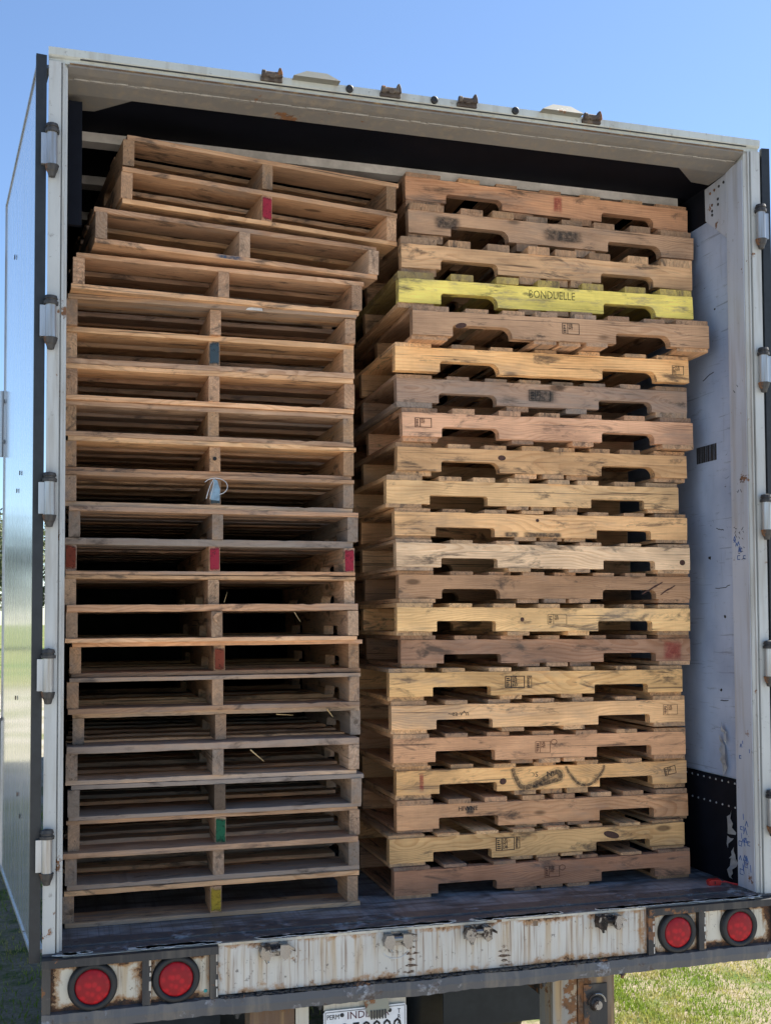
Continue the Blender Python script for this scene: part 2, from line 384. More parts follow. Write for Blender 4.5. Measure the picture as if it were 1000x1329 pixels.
def blade_mat():
    t = NT('grass_blades'); v = t.world(); r = t.noise(v, 2.2, 4, .6); n = t.noise(v, 60, 2)
    c = t.mix(t.ramp(r, .42, .60), (.22, .31, .03), (.50, .43, .15)); c = t.mix(t.ramp(n, .3, .7, 0, .55), c, (.05, .10, .015))
    t.p.inputs['Subsurface Weight'].default_value = 0
    tr = t.n('ShaderNodeBsdfTranslucent'); t.set(tr.inputs[0], c); mx = t.n('ShaderNodeMixShader'); mx.inputs[0].default_value = .35
    t.fin(c, .6, spec=.3); t.L.new(t.p.outputs[0], mx.inputs[1]); t.L.new(tr.outputs[0], mx.inputs[2]); t.L.new(mx.outputs[0], t.out.inputs[0])
    return t.m
def make_grass():
    rnd = random.Random(3); V = []; Fc = []
    def patch(x0, x1, y0, y1, n, hh):
        for _ in range(n):
            x = rnd.uniform(x0, x1); y = rnd.uniform(y0, y1)
            d = mnoise.noise(Vector((x*1.3, y*1.3, 5)))+.5*mnoise.noise(Vector((x*4, y*4, 9)))
            if d < rnd.uniform(-.9, .15): continue
            z = GZ + .035*mnoise.noise(Vector((x*.5, y*.5, 0))) - .004
            h = hh*rnd.uniform(.4, 1.25)*(1+max(d, 0)); a = rnd.uniform(0, 6.283); wd = rnd.uniform(.0022, .0045)
            bx, by = math.cos(a)*wd, math.sin(a)*wd; l = rnd.uniform(.1, .8)*h; la = rnd.uniform(0, 6.283)
            lx, ly = math.cos(la)*l, math.sin(la)*l; k = len(V)
            V.extend([(x-bx, y-by, z), (x+bx, y+by, z), (x+bx*.7+lx*.35, y+by*.7+ly*.35, z+h*.6), (x-bx*.7+lx*.35, y-by*.7+ly*.35, z+h*.6), (x+lx, y+ly, z+h)])
            Fc.extend([(k, k+1, k+2, k+3), (k+3, k+2, k+4)])
    patch(1.35, 6.2, 1.5, 7.2, 210000, .028); patch(-5, -1.35, 1.5, 11, 26000, .035); patch(-1.3, 1.6, 2.6, 7, 8000, .03)
    patch(3, 14, 8.5, 18, 20000, .06)
    me = bpy.data.meshes.new('grass'); me.from_pydata(V, [], Fc)
    setp(mesh_obj('grass', me, blade_mat()), label='short patchy green and straw coloured grass on the ground around the trailer', cat='grass', kind='stuff')
make_grass()

# far trees
def leaf_mat(name, a, b):
    t = NT(name); inf = t.info(); n = t.noise(t.world(), 1.1, 4, .6); n2 = t.noise(t.world(), 14, 2)
    c = t.mix(t.ramp(n, .35, .65), a, b); c = t.mix(t.ramp(n2, .3, .7, 0, .5), c, tuple(x*.5 for x in a))
    return t.fin(c, .7)
LEAF = leaf_mat('tree_leaves', (.045, .075, .022), (.11, .12, .035)); BARK = simple('tree_bark', (.12, .09, .065), .9, nscale=6, amt=.5)
def crown_mesh(seed, h, r):
    rnd = random.Random(seed); V = []; Fc = []
    lobes = [(Vector((rnd.gauss(0, r*.42), rnd.gauss(0, r*.42), h*rnd.uniform(.32, .9))), r*rnd.uniform(.3, .58)) for _ in range(13)]
    for c, lr in lobes:
        for _ in range(330):
            d = Vector((rnd.gauss(0, 1), rnd.gauss(0, 1), rnd.gauss(0, .8))).normalized()*lr*rnd.uniform(.55, 1.12)
            p = c+d; s = rnd.uniform(.10, .26); a = Vector((rnd.gauss(0, 1), rnd.gauss(0, 1), rnd.gauss(0, 1))).normalized(); b = a.orthogonal().normalized()
            k = len(V); V.extend([p-a*s, p+b*s*.6, p+a*s, p-b*s*.6]); Fc.append((k, k+1, k+2, k+3))
    me = bpy.data.meshes.new('crown'); me.from_pydata([tuple(v) for v in V], [], Fc); me.materials.append(LEAF); return me
def trunk_mesh(seed, h):
    rnd = random.Random(seed); bm = B(); p = Vector((0, 0, -.1)); r = .24
    for k in range(5):
        q = p+Vector((rnd.uniform(-.2, .2), rnd.uniform(-.2, .2), h*.16)); tube(bm, p, q, r, r*.8, 8, False); p = q; r *= .8
        a = rnd.uniform(0, 6.28)
        if k > 0: tube(bm, p, p+Vector((math.cos(a)*1.3, math.sin(a)*1.3, h*.14)), r*.6, r*.2, 6, False)
    me = to_mesh(bm, 'trunk'); me.materials.append(BARK); return me
CM = [(crown_mesh(s, 10, 3.2), trunk_mesh(s, 10)) for s in range(4)]
TREES = [(-6.2, 92, 1.1, 'full rounded green tree at the far left seen beside the open left door'), (-10.5, 97, 1.25, 'tallest far tree standing left beyond the open left door'),
         (-16, 94, 1.0, 'shorter green tree far beyond the left door, left of the tallest one'), (-22, 99, 1.2, 'broad dark tree far left mirrored in the glossy left door'),
         (-29, 96, .95, 'small leafy tree at the far left end of the tree line'), (-1.2, 96, 1.0, 'pale leafy tree seen through the narrow gap between left door and post'),
         (-37, 100, 1.15, 'outermost tree of the far tree line on the left'), (3.4, 99, 1.05, 'green tree hidden ahead of the trailer beyond the yard')]
for i, (x, y, s, lb) in enumerate(TREES[:7]):
    t_ = empty('tree', (x, y, GZ), (0, 0, i*1.3), label=lb, cat='tree', group='trees far beyond the yard'); t_.scale = (s, s, s)
    a, b = CM[i % 4]; mesh_obj('crown', a, None, t_); mesh_obj('trunk', b, None, t_)

# pale box van parked far off, glimpsed between door and post
def far_van():
    t_ = empty('parked_box_van', (-.55, 62, GZ), label='white box van parked far off, glimpsed between the open left door and the post', cat='van')
    bm = B(); box(bm, -1.1, 1.1, -2.2, 2.2, .75, 3.0); obj('cargo_box', bm, SKIN, t_, .04)
    bm = B(); prism(bm, [(2.2, .6), (4.0, .6), (4.0, 1.3), (3.4, 1.5), (3.0, 2.3), (2.2, 2.3)], 'x', -1.0, 1.0); obj('cab', bm, SKIN, t_, .05)
    bm = B(); box(bm, -.9, .9, -2.25, 3.9, .45, .62); obj('chassis', bm, DKST, t_)
    for x in (-.95, .95):
        for y in (-1.2, 3.1):
            bm = B(); lathe(bm, (x, y, .42), [(.0, -.12), (.42, -.12), (.42, .12), (0, .12)], 'x', 20); obj('wheel', bm, BLACK, t_)
far_van()

# ================================================================ TRAILER
TR = empty('semi_trailer', (0, 0, 0), label='worn white box trailer backed open, with pallets loaded inside and rusty rear sill', cat='trailer')
TL = 16.1
def part(name, bm, mat, parent=TR, bevel=0, smooth=False, label=None):
    o = obj(name, bm, mat, parent, bevel, smooth)
    if label: o['label'] = label
    return o
# shell
bm = B(); box(bm, -1.290, -1.252, .115, TL, -.02, 2.78); part('side_wall', bm, SKIN)
bm = B(); box(bm, 1.262, 1.290, .125, TL, -.02, 2.78); part('side_wall', bm, SKIN)
bm = B(); box(bm, -1.285, 1.285, .20, TL, 2.795, 2.84); part('roof', bm, SKIN)
bm = B(); box(bm, -1.289, 1.289, .2005, TL-.05, 2.7805, 2.7945); part('roof_cap', bm, DKST)
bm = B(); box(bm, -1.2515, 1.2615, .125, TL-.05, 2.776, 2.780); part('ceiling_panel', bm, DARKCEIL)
bm = B(); box(bm, -1.29, 1.29, TL, TL+.05, -.02, 2.84); part('front_wall', bm, SKIN)
bm = B(); box(bm, -1.25, 1.25, TL-.05, TL-.02, 0, 2.77); part('bulkhead_liner', bm, FRONTW)
bm = B(); box(bm, -1.25, 1.25, .135, TL-.06, -.04, 0); part('cargo_floor', bm, FLOORM)
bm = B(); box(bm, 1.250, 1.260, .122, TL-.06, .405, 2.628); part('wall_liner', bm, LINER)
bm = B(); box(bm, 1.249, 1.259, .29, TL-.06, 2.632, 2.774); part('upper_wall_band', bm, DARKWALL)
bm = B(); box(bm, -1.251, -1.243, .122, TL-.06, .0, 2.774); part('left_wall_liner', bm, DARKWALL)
# scuff band with rivets
bm = B(); box(bm, 1.240, 1.259, .121, TL-.06, .002, .400); box(bm, 1.237, 1.2405, .121, TL-.06, .285, .398); s_ = part('scuff_band', bm, DARKWALL, bevel=.001)
bm = B()
for k in range(14):
    for z in (.388, .296): tube(bm, (1.2372, .135+k*.043, z), (1.2345, .135+k*.043, z), .0045, .003, 8)
part('rivet_row', bm, GALV, s_)
# short near-black plate high on the left wall
bm = B(); box(bm, -1.242, -1.192, .128, .150, 2.33, 2.745); part('wall_post', bm, DARKWALL, bevel=.003)
# roof bows
for k in range(12):
    bm = B(); y = .425+k*.40; box(bm, -1.205, 1.205, y, y+.062, 2.742, 2.7755); part('roof_bow', bm, BOW, bevel=.003)
# right corner plate (jamb gusset) with bolts
bm = B(); prism(bm, [(.1225, 2.772), (.285, 2.762), (.282, 2.632), (.1225, 2.505)], 'x', 1.2445, 1.2495); g_ = part('corner_gusset', bm, JAMB, bevel=.001)
bm = B()
for y, z in ((.150, 2.742), (.182, 2.738), (.214, 2.735), (.244, 2.732), (.190, 2.690), (.190, 2.668), (.232, 2.680), (.232, 2.656), (.232, 2.640)):
    lathe(bm, (1.2445, y, z), [(.006, 0), (.005, -.003), (0, -.0035)], 'x', 10)
part('bolt_head', bm, DKST, g_)
# posts
def post(sg):
    pr = [( -1.296, -.012), (-1.258, -.012), (-1.258, .004), (-1.2535, .004), (-1.2535, -.006), (-1.247, -.006), (-1.247, .004), (-1.238, .010), (-1.238, .12), (-1.296, .12)]
    pr = [(x*-sg, y) for x, y in pr]
    if sg > 0: pr = pr[::-1]
    bm = B(); prism(bm, pr, 'z', .003, 2.802)
    # subdivide lengthwise a bit and dent
    p_ = part('corner_post', bm, POST, bevel=.0012)
    return p_
PL = post(-1); PR = post(1)
# inner jamb skin on right, scribbled
bm = B(); box(bm, 1.2345, 1.2375, .014, .121, .004, 2.775); jb = part('jamb_plate', bm, JAMB, PR)
# header
bm = B(); prism(bm, [(-.014, 2.846), (-.014, 2.822), (-.008, 2.818), (.000, 2.816), (.000, 2.803), (.125, 2.803), (.20, 2.803), (.20, 2.846)], 'x', -1.297, 1.297); HD = part('header', bm, HEADER, bevel=.0015)
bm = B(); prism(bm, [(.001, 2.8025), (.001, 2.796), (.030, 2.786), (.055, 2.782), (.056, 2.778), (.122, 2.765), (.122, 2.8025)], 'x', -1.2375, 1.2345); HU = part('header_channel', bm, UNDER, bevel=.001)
bm = B(); y_ = -.0105; box(bm, -1.20, 1.24, -.011, -.006, 2.8165, 2.8195); part('trim_strip', bm, DKST, HD)
bm = B(); box(bm, -1.232, 1.232, -.0045, .0005, 2.8025, 2.8055); part('trim_strip', bm, RUSTB, HD)
# corner plates under the header
for sg in (-1, 1):
    pts = [(sg*1.238, .1225), (sg*1.03, .1225), (sg*1.152, .235), (sg*1.238, .245)]
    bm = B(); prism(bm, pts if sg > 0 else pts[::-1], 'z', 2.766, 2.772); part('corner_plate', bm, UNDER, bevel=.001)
# weld bead along header channel
rnd = random.Random(5); bm = B(); px = -1.22
while px < 1.2:
    L = rnd.uniform(.02, .07); y = .0495+rnd.uniform(-.002, .002)
    tube(bm, (px, y, 2.7812), (px+L, y+rnd.uniform(-.002, .002), 2.7812), rnd.uniform(.0015, .0035), n=6); px += L*rnd.choice((.8, .9, .95))
part('weld_bead', bm, paint_metal('weld_paint', (.36, .33, .29), .2), HU, smooth=True)
HOOD = paint_metal('hood_paint', (.20, .20, .17), .4, grime=.5)  # header paint darkened so the hoods look shaded
# header hoods and marker lamps, keepers
for x in (-.435, .465):
    bm = B(); v0 = [(-.080, 2.845), (.080, 2.845), (.038, 2.874), (-.032, 2.874)]
    a = [bm.verts.new((x+p[0], -.048 if p[1] < 2.86 else -.030, p[1]-.004)) for p in v0]; b = [bm.verts.new((x+p[0]*1.0, .03, p[1]-.004)) for p in v0]
    bm.faces.new(a[::-1]); bm.faces.new(b)
    for i in range(4): bm.faces.new((a[i], a[(i+1) % 4], b[(i+1) % 4], b[i]))
    part('lamp_hood', bm, HOOD, HD, bevel=.002)
for x in (-.316, -.012, .292):
    bm = B(); lathe(bm, (x, -.014, 2.834), [(.013, .0), (.013, -.008), (.009, -.012), (0, -.012)], 'y', 16); part('marker_lamp', bm, BLACK, HD, smooth=False)
def keeper(x, top):
    """cam lock keeper: back plate, two lugs, roller bar, horn"""
    bm = B(); s = 1 if top else -1
    z = 2.840 if top else -.036
    y = -.016 if top else -.031
    if top:
        box(bm, x-.045, x+.045, y-.010, y+.012, z-.020, z-.002)
        tube(bm, (x-.040, y-.018, z+.004), (x+.036, y-.018, z+.004), .011, n=12)
        tube(bm, (x-.042, y-.018, z+.004), (x-.026, y-.018, z+.004), .015, n=12)
        prism(bm, [(x+.018, z-.006), (x+.044, z-.006), (x+.042, z+.014), (x+.036, z+.032), (x+.028, z+.032), (x+.022, z+.014)], 'y', y-.028, y-.004)
        prism(bm, [(x-.012, z-.010), (x+.012, z-.010), (x+.008, z+.010), (x-.008, z+.010)], 'y', y-.024, y)
    else:
        box(bm, x-.044, x+.044, y-.006, y, z-.022, z+.022)
        prism(bm, [(x-.044, z-.018), (x-.020, z-.026), (x-.012, z-.002), (x-.018, z+.020), (x-.042, z+.020), (x-.050, z)], 'y', y-.040, y-.006)
        prism(bm, [(x+.014, z-.012), (x+.030, z-.030), (x+.046, z-.020), (x+.044, z+.018), (x+.016, z+.020)], 'y', y-.036, y-.006)
        tube(bm, (x-.030, y-.026, z+.004), (x+.034, y-.026, z+.004), .010, n=10)
        tube(bm, (x-.030, y-.024, z-.016), (x-.024, y-.030, z-.036), .008, .005, n=8)
        prism(bm, [(x+.040, z+.006), (x+.066, z-.006), (x+.066, z+.002), (x+.044, z+.016)], 'y', y-.030, y-.016)
    return bm
for x in (-.585, -.172, .108, .588): 
    bm = keeper(x, True); bmesh.ops.scale(bm, vec=(.82, .8, .8), space=Matrix.Translation((-x, .02, -2.835)), verts=bm.verts); part('lock_keeper', bm, CASTR, HD, bevel=.002)

# sill and bumper
bm = B(); box(bm, -1.235, 1.235, -.024, .131, -.03, -.002); box(bm, -1.235, 1.235, .06, .131, -.0015, .003); SI = part('rear_sill', bm, SILL, bevel=.002)
bm = B(); box(bm, 1.236, 1.2955, -.0115, .119, -.029, .0025); part('post_foot', bm, SILL, SI)
bm = B(); box(bm, -1.2955, -1.236, -.0115, .119, -.029, .0025); part('post_foot', bm, SILL, SI)
# chipped paint flakes on the sill lip
rnd = random.Random(12); bm = B()
for _ in range(420):
    x = rnd.uniform(-1.23, 1.24); w_ = rnd.uniform(.006, .05)*rnd.choice((.5, 1, 1)); y = rnd.uniform(-.021, .004)*rnd.random()-.012
    if mnoise.noise(Vector((x*5, 0, 2))) < -.12: continue
    n_ = rnd.randint(5, 8); pts = [(x+math.cos(6.283*i/n_)*w_*rnd.uniform(.6, 1.1), y+math.sin(6.283*i/n_)*rnd.uniform(.007, .017)) for i in range(n_)]
    prism(bm, pts, 'z', -.0018, -.0002)
part('paint_flake', bm, PALE, SI)
bm = B(); box(bm, -1.235, 1.235, -.031, -.025, -.012, -.0045); part('sill_lip', bm, CREAM, SI, bevel=.002)
BP = empty('rear_bumper'); BP.parent = TR
bm = B(); box(bm, -.762, .757, -.0305, -.004, -.166, -.0125); part('face_plate', bm, BUMP, BP, bevel=.002)
# lower flange, battered
bm = B(); nx = 240; rnd = random.Random(2)
pr = [(-.048, -.172), (-.052, -.196), (-.046, -.222), (-.010, -.222), (-.010, -.168)]
rings = []
for i in range(nx+1):
    x = -1.296+2.592*i/nx
    dz = .004*mnoise.noise(Vector((x*5, 0, 0)))+.003*mnoise.noise(Vector((x*40, 0, 0))); dy = .006*mnoise.noise(Vector((x*7, 3, 0)))
    rings.append([bm.verts.new((x, y+dy, z+dz-(.004 if abs(x) < .75 else 0))) for y, z in pr])
for a, b in zip(rings, rings[1:]):
    for i in range(5): bm.faces.new((a[i], b[i], b[(i+1) % 5], a[(i+1) % 5]))
bm.faces.new(rings[0]); bm.faces.new(rings[-1][::-1])
part('lower_flange', bm, SILL, BP)
# dirt crust on flange
bm = B()
for _ in range(420):
    x = rnd.uniform(-.75, .75); r = rnd.uniform(.002, .008)
    c = Vector((x, rnd.uniform(-.046, -.034), -.172+rnd.uniform(-.002, .003)))
    m_ = Matrix.Translation(c) @ Matrix.Diagonal((r*rnd.uniform(1, 2), r, r*.7, 1)); bmesh.ops.create_icosphere(bm, subdivisions=1, radius=1, matrix=m_)
o_ = part('dirt_crust', bm, DKST, BP)
def lamp_box(sg):
    fr = empty('lamp_box'); fr.parent = TR
    x0, x1 = (-1.296, -.762) if sg < 0 else (.757, 1.296)
    y0, y1 = -.046, -.012
    bm = B(); box(bm, x0+.002, x1-.002, -.026, -.013, -.170, -.030); part('back_plate', bm, POD, fr)
    bm = B(); box(bm, x0, x1, y0-.012, y1, -.030, -.006); box(bm, x0, x0+.026, y0, y1, -.171, -.0305); box(bm, x1-.026, x1, y0, y1, -.171, -.0305)
    sx = -.984 if sg < 0 else .973
    box(bm, sx-.013, sx+.013, y0, y1, -.171, -.0305); part('box_frame', bm, DKST, fr, bevel=.003)
    # worn bright edge chips
    bm = B(); rr = random.Random(5+sg)
    for xx in (sx+.012, x1-.004 if sg < 0 else x0+.022):
        z = -.165; bm = B()
        while z < -.035:
            L = rr.uniform(.006, .03); box(bm, xx-rr.uniform(.001, .006), xx+.0018, y0-.0012, y0+.004, z, z+L); z += L+rr.uniform(.001, .02)
        part('bare_paint_edge', bm, BUMP, fr)
for sg in (-1, 1): lamp_box(sg)
for x in (-1.146, -.893, .877, 1.130):
    tl = empty('tail_light', (x, -.028, -.100)); tl.parent = TR
    bm = B(); lathe(bm, (0, 0, 0), [(.074, .004), (.075, -.006), (.072, -.016), (.066, -.020), (.056, -.019), (.053, -.010), (.053, .004)], 'y', 48); part('rubber_ring', bm, BLACK, tl, smooth=True)
    bm = B(); lathe(bm, (0, 0, 0), [(.0535, -.004), (.0535, -.013), (.048, -.0165), (.02, -.019), (0, -.0195)], 'y', 48); part('lens', bm, LENS, tl, smooth=True)
for x in (-.582, -.172, .112, .600): part('lock_keeper', keeper(x, False), CAST, TR, bevel=.003)
SCAR = (lambda t: t.fin((.13, .075, .045), .8, alpha=t.ramp(t.noise(t.obj(), 55, 5, .7), .38, .62, .0, .75)))(NT('rust_stain'))
# ladder-like rust scars, weld seams on the bumper face
rnd = random.Random(9)
for x, zs in ((-.118, [-.030-.020*k for k in range(7)]), (.215, [-.095-.016*k for k in range(5)])):
    bm = B()
    for z in zs:
        w_ = rnd.uniform(.012, .034); prism(bm, [(x-w_, z), (x-w_*.3, z-.005), (x+w_, z-.002), (x+w_*.4, z+.004), (x-w_*.5, z+.005)], 'y', -.0318, -.0308)
    part('rust_scar', bm, SCAR, BP)
bm = B(); box(bm, .322, .340, -.032, -.0306, -.036, -.020); part('rust_scar', bm, RUSTB, BP)
# small white scuff arc and teal dot
bm = B()
pts = [(-.172+.045*math.cos(a), -.0312, -.072+.030*math.sin(a)) for a in [R(200+k*14) for k in range(11)]]; path_tube(bm, pts, .0012, 6); part('white_scratch', bm, TORN, BP)
bm = B(); lathe(bm, (-.800, -.026, -.150), [(.006, 0), (.005, -.002), (0, -.002)], 'y', 12); part('teal_dot', bm, simple('teal_paint', (.05, .42, .42), .5), TR)

# underride guard and underside
for nm, x0, x1, s0, s1 in (('guard_post', -.655, -.510, -.505, -.462), ('guard_post', .500, .640, .405, .496)):
    gp = empty(nm); gp.parent = TR
    bm = B(); box(bm, x0, x1, -.006, .10, -.80, -.2235); part('post_face', bm, RUSTB, gp, bevel=.004)
    bm = B(); box(bm, s0, s1, -.004, .11, -.80, -.2235); part('post_flange', bm, paint_metal('grimy_post_paint', (.30, .285, .25), .75, (.12, .07, .04), .6, streak=.8, grime=.7) if x0 > 0 else CREAM, gp, bevel=.004)
    if x0 > 0:
        bm = B(); box(bm, x0+.02, x1-.03, -.012, -.0065, -.42, -.262); part('hook_plate', bm, DKST, gp, bevel=.002)
        bm = B(); lathe(bm, (x0+.065, -.0125, -.330), [(.0, -.02), (.016, -.02), (.024, -.006), (.026, 0)], 'y', 16); part('hook_bolt', bm, CAST, gp)
        bm = B(); path_tube(bm, [(x0+.065+.032*math.cos(a), -.022, -.322+.030*math.sin(a)) for a in [R(20*k) for k in range(11)]], .004, 8); part('hook_loop', bm, CAST, gp)
bm = B(); box(bm, -1.15, 1.15, -.015, .085, -.90, -.802); part('guard_beam', bm, RUSTB, bevel=.006)
for x in (-.70, -.43, .36, .66):
    bm = B(); lathe(bm, (x, -.03, -.2225), [(0, 0), (.013, 0), (.013, -.010), (.007, -.011), (.006, -.022), (0, -.023)], 'z', 6); part('bolt', bm, DKST)
for x in (-.55, .55):
    bm = B(); box(bm, x-.05, x+.05, .15, TL-.5, -.40, -.15); part('frame_rail', bm, DKST)
bm = B(); box(bm, -1.25, 1.25, .14, TL, -.10, -.045); part('floor_underside', bm, DKST)
for i in range(28):
    bm = B(); y = .4+i*.55; box(bm, -1.24, 1.24, y, y+.05, -.15, -.1005); part('cross_member', bm, DKST)
for y in (2.05, 3.27):
    bm = B(); tube(bm, (-1.0, y, GZ+.50), (1.0, y, GZ+.50), .065, n=16); part('axle', bm, DKST)
    for sg in (-1, 1):
        for xx in (.52, .86):
            wl = empty('wheel', (sg*xx, y, GZ+.505)); wl.parent = TR
            bm = B(); lathe(bm, (0, 0, 0), [(.29, -.12), (.34, -.135), (.47, -.13), (.495, -.11), (.50, -.09), (.50, .09), (.495, .11), (.47, .13), (.34, .135), (.29, .12)], 'x', 40)
            part('tyre', bm, BLACK, wl, smooth=True)
            bm = B(); lathe(bm, (0, 0, 0), [(.0, .02*sg), (.12, .02*sg), (.14, -.02*sg), (.24, -.03*sg), (.292, .115*sg), (.292, -.115*sg)], 'x', 28); part('rim', bm, GALV, wl)
for sg in (-1, 1):
    x0 = .475 if sg > 0 else -1.10
    bm = B(); box(bm, x0, x0+.53, 1.38, 1.388, -.90, -.151)
    part('mud_flap', bm, FLAPM, TR, bevel=.001)
    bm = B(); box(bm, x0-.01, x0+.54, 1.389, 1.42, -.25, -.152); part('flap_hanger', bm, DKST)

# ------------------------------------------------ text to mesh
def text_mesh(s, size, depth=.0004, align='LEFT'):
    cu = bpy.data.curves.new('txt', 'FONT'); cu.body = s; cu.size = size; cu.extrude = depth; cu.align_x = align; cu.resolution_u = 2
    o = bpy.data.objects.new('txt', cu); C.objects.link(o); bpy.context.view_layer.update()
    me = bpy.data.meshes.new_from_object(o.evaluated_get(bpy.context.evaluated_depsgraph_get()))
    bpy.data.objects.remove(o); me.name = 'lettering'; me.materials.clear(); return me
def put_text(s, size, mat, parent, x, y, z, sx=1., rot=0., align='LEFT', name='lettering', lean=0):
    me = text_mesh(s, size, align=align); me.materials.append(mat)
    o = bpy.data.objects.new(name, me); C.objects.link(o); o.parent = parent
    o.location = (x, y, z); o.rotation_euler = (R(90), rot, 0); o.scale = (sx, 1, 1)
    return o
# licence plate
LP = empty('license_plate', (-.418, -.030, -.252)); LP.parent = TR
PLM = simple('plate_white', (.70, .71, .72), .4, nscale=25, amt=.12)
bm = B(); prism(bm, [(0, -.150), (.006, -.158), (.276, -.158), (.282, -.150), (.282, -.008), (.276, 0), (.006, 0), (0, -.008)], 'y', 0, .003); part('plate', bm, PLM, LP, bevel=.0008)
bm = B(); z0, z1, x0, x1 = -.153, -.005, .005, .277
for a in ((x0, x1, z1-.0015, z1), (x0, x1, z0, z0+.0015), (x0, x0+.0015, z0+.0016, z1-.0016), (x1-.0015, x1, z0+.0016, z1-.0016)): box(bm, a[0], a[1], -.0012, -.0002, a[2], a[3])
part('border_line', bm, INK, LP)
put_text('PERM', .022, INK, LP, .010, -.0008, -.029, .82)
MAROON = simple('maroon_ink', (.09, .02, .03), .6)
put_text('INDIANA', .034, MAROON, LP, .078, -.0008, -.033, 1.02)
put_text('P259000', .088, INK, LP, .020, -.0008, -.106, .80)
for k, ch in enumerate('TRAILER'): put_text(ch, .021, INK, LP, .256, -.0008, -.030-.0185*k, .85, align='CENTER')
for x in (.062, .224):
    bm = B(); lathe(bm, (x, 0, -.018), [(.007, 0), (.006, -.003), (0, -.004)], 'y', 10); part('plate_bolt', bm, BLACK, LP)
bm = B(); box(bm, -.415, -.265, -.020, -.014, -.255, -.2235); box(bm, -.205, -.135, -.020, -.014, -.262, -.2235); part('plate_bracket', bm, CREAM, TR, bevel=.001)
bm = B(); prism(bm, [(-.285, -.2236), (-.205, -.2236), (-.196, -.262), (-.225, -.287), (-.262, -.287), (-.276, -.262)], 'y', -.040, -.034); part('plate_lamp_bracket', bm, paint_metal('olive_bracket', (.28, .28, .22), .5), TR, bevel=.001)
bm = B()
for k in range(6): box(bm, -.262+k*.0095, -.257+k*.0095, -.044, -.0405, -.290, -.262)
part('vent_slot', bm, DKST, TR)

# ------------------------------------------------ doors
def hinge(sg, z):
    h = empty('hinge', (sg*1.284, -.030, z)); h.parent = TR
    bm = B(); lathe(bm, (0, 0, 0), [(.0, -.055), (.0165, -.055), (.0165, .048), (0, .048)], 'z', 20); part('barrel', bm, GALV, h, smooth=False)
    bm = B(); lathe(bm, (0, 0, 0), [(0, -.094), (.010, -.092), (.014, -.078), (.017, -.074), (.021, -.058), (.0215, -.0555), (0, -.0552)], 'z', 14); part('pin_nut', bm, DKST, h); bm = B()
    lathe(bm, (0, 0, 0), [(0, .0482), (.0225, .0485), (.0225, .058), (.018, .060), (.018, .064), (.021, .066), (.018, .076), (0, .080)], 'z', 14); part('pin_cap', bm, DKST, h, smooth=False)
    bm = B(); box(bm, *sorted((sg*.012, sg*.033)), -.002, .014, -.052, .046); part('leaf', bm, GALV, h, bevel=.003)
for z in (2.512, 1.965, 1.409, .861, .308):
    hinge(-1, z); hinge(1, z)
def door(sg):
    nm = 'cargo_door'
    A = Vector((sg*1.330, .0, 0)); Bp = Vector((sg*1.492, 1.295, 0)); d = (Bp-A); L = d.length; d.normalize()
    ang = math.atan2(d.y, d.x)
    dr = empty(nm, A, (0, 0, ang)); dr.parent = TR
    # local x runs from hinge edge to free edge; inner (glossy) face looks away from the trailer side
    yo, yi = (0.0, -.042) if sg < 0 else (-0.0, .042)   # glossy face at local y = 0, core towards trailer side
    def bx(bm, x0, x1, y0, y1, z0, z1): box(bm, x0, x1, *sorted((y0*sg*-1, y1*sg*-1)), z0, z1)
    bm = B(); bx(bm, .012, L-.012, -.001, -.022, .012, 2.788); part('door_panel', bm, DOORM, dr)
    bm = B(); bx(bm, -.004, .0118, .004, -.027, .0, 2.80); bx(bm, L-.0118, L, .004, -.027, .0, 2.80); bx(bm, .0119, L-.0119, .003, -.040, 2.7885, 2.80); bx(bm, .0119, L-.0119, .003, -.040, .0, .0115)
    part('door_edge', bm, GALV, dr, bevel=.001)
    bm = B(); bx(bm, -.020, -.0045, .006, -.026, -.02, 2.815); part('door_gasket', bm, DARKGAP, dr, bevel=.003)
    for z, x in ((1.95, L-.03), (1.78, L-.03), (.62, L-.03), (2.42, L*.62), (.42, .5), (.36, .4), (1.55, .5), (1.50, .62), (.75, .6)):
        bm = B(); bx(bm, x-.010, x+.010, .004, .0012, z-.007, z+.007)
        part('door_bolt', bm, DKST, dr, bevel=.002)
    bm = B(); tube(bm, (L+.012, .01*-sg, 1.72), (L+.012, .01*-sg, 2.0), .009, n=10); part('lock_bar', bm, GALV, dr)
    if sg < 0:
        bm = B(); tube(bm, (L+.012, -.0, .30), (L+.012, -.0, .62), .010, n=10); part('lock_bar', bm, DKST, dr)
door(-1); door(1)
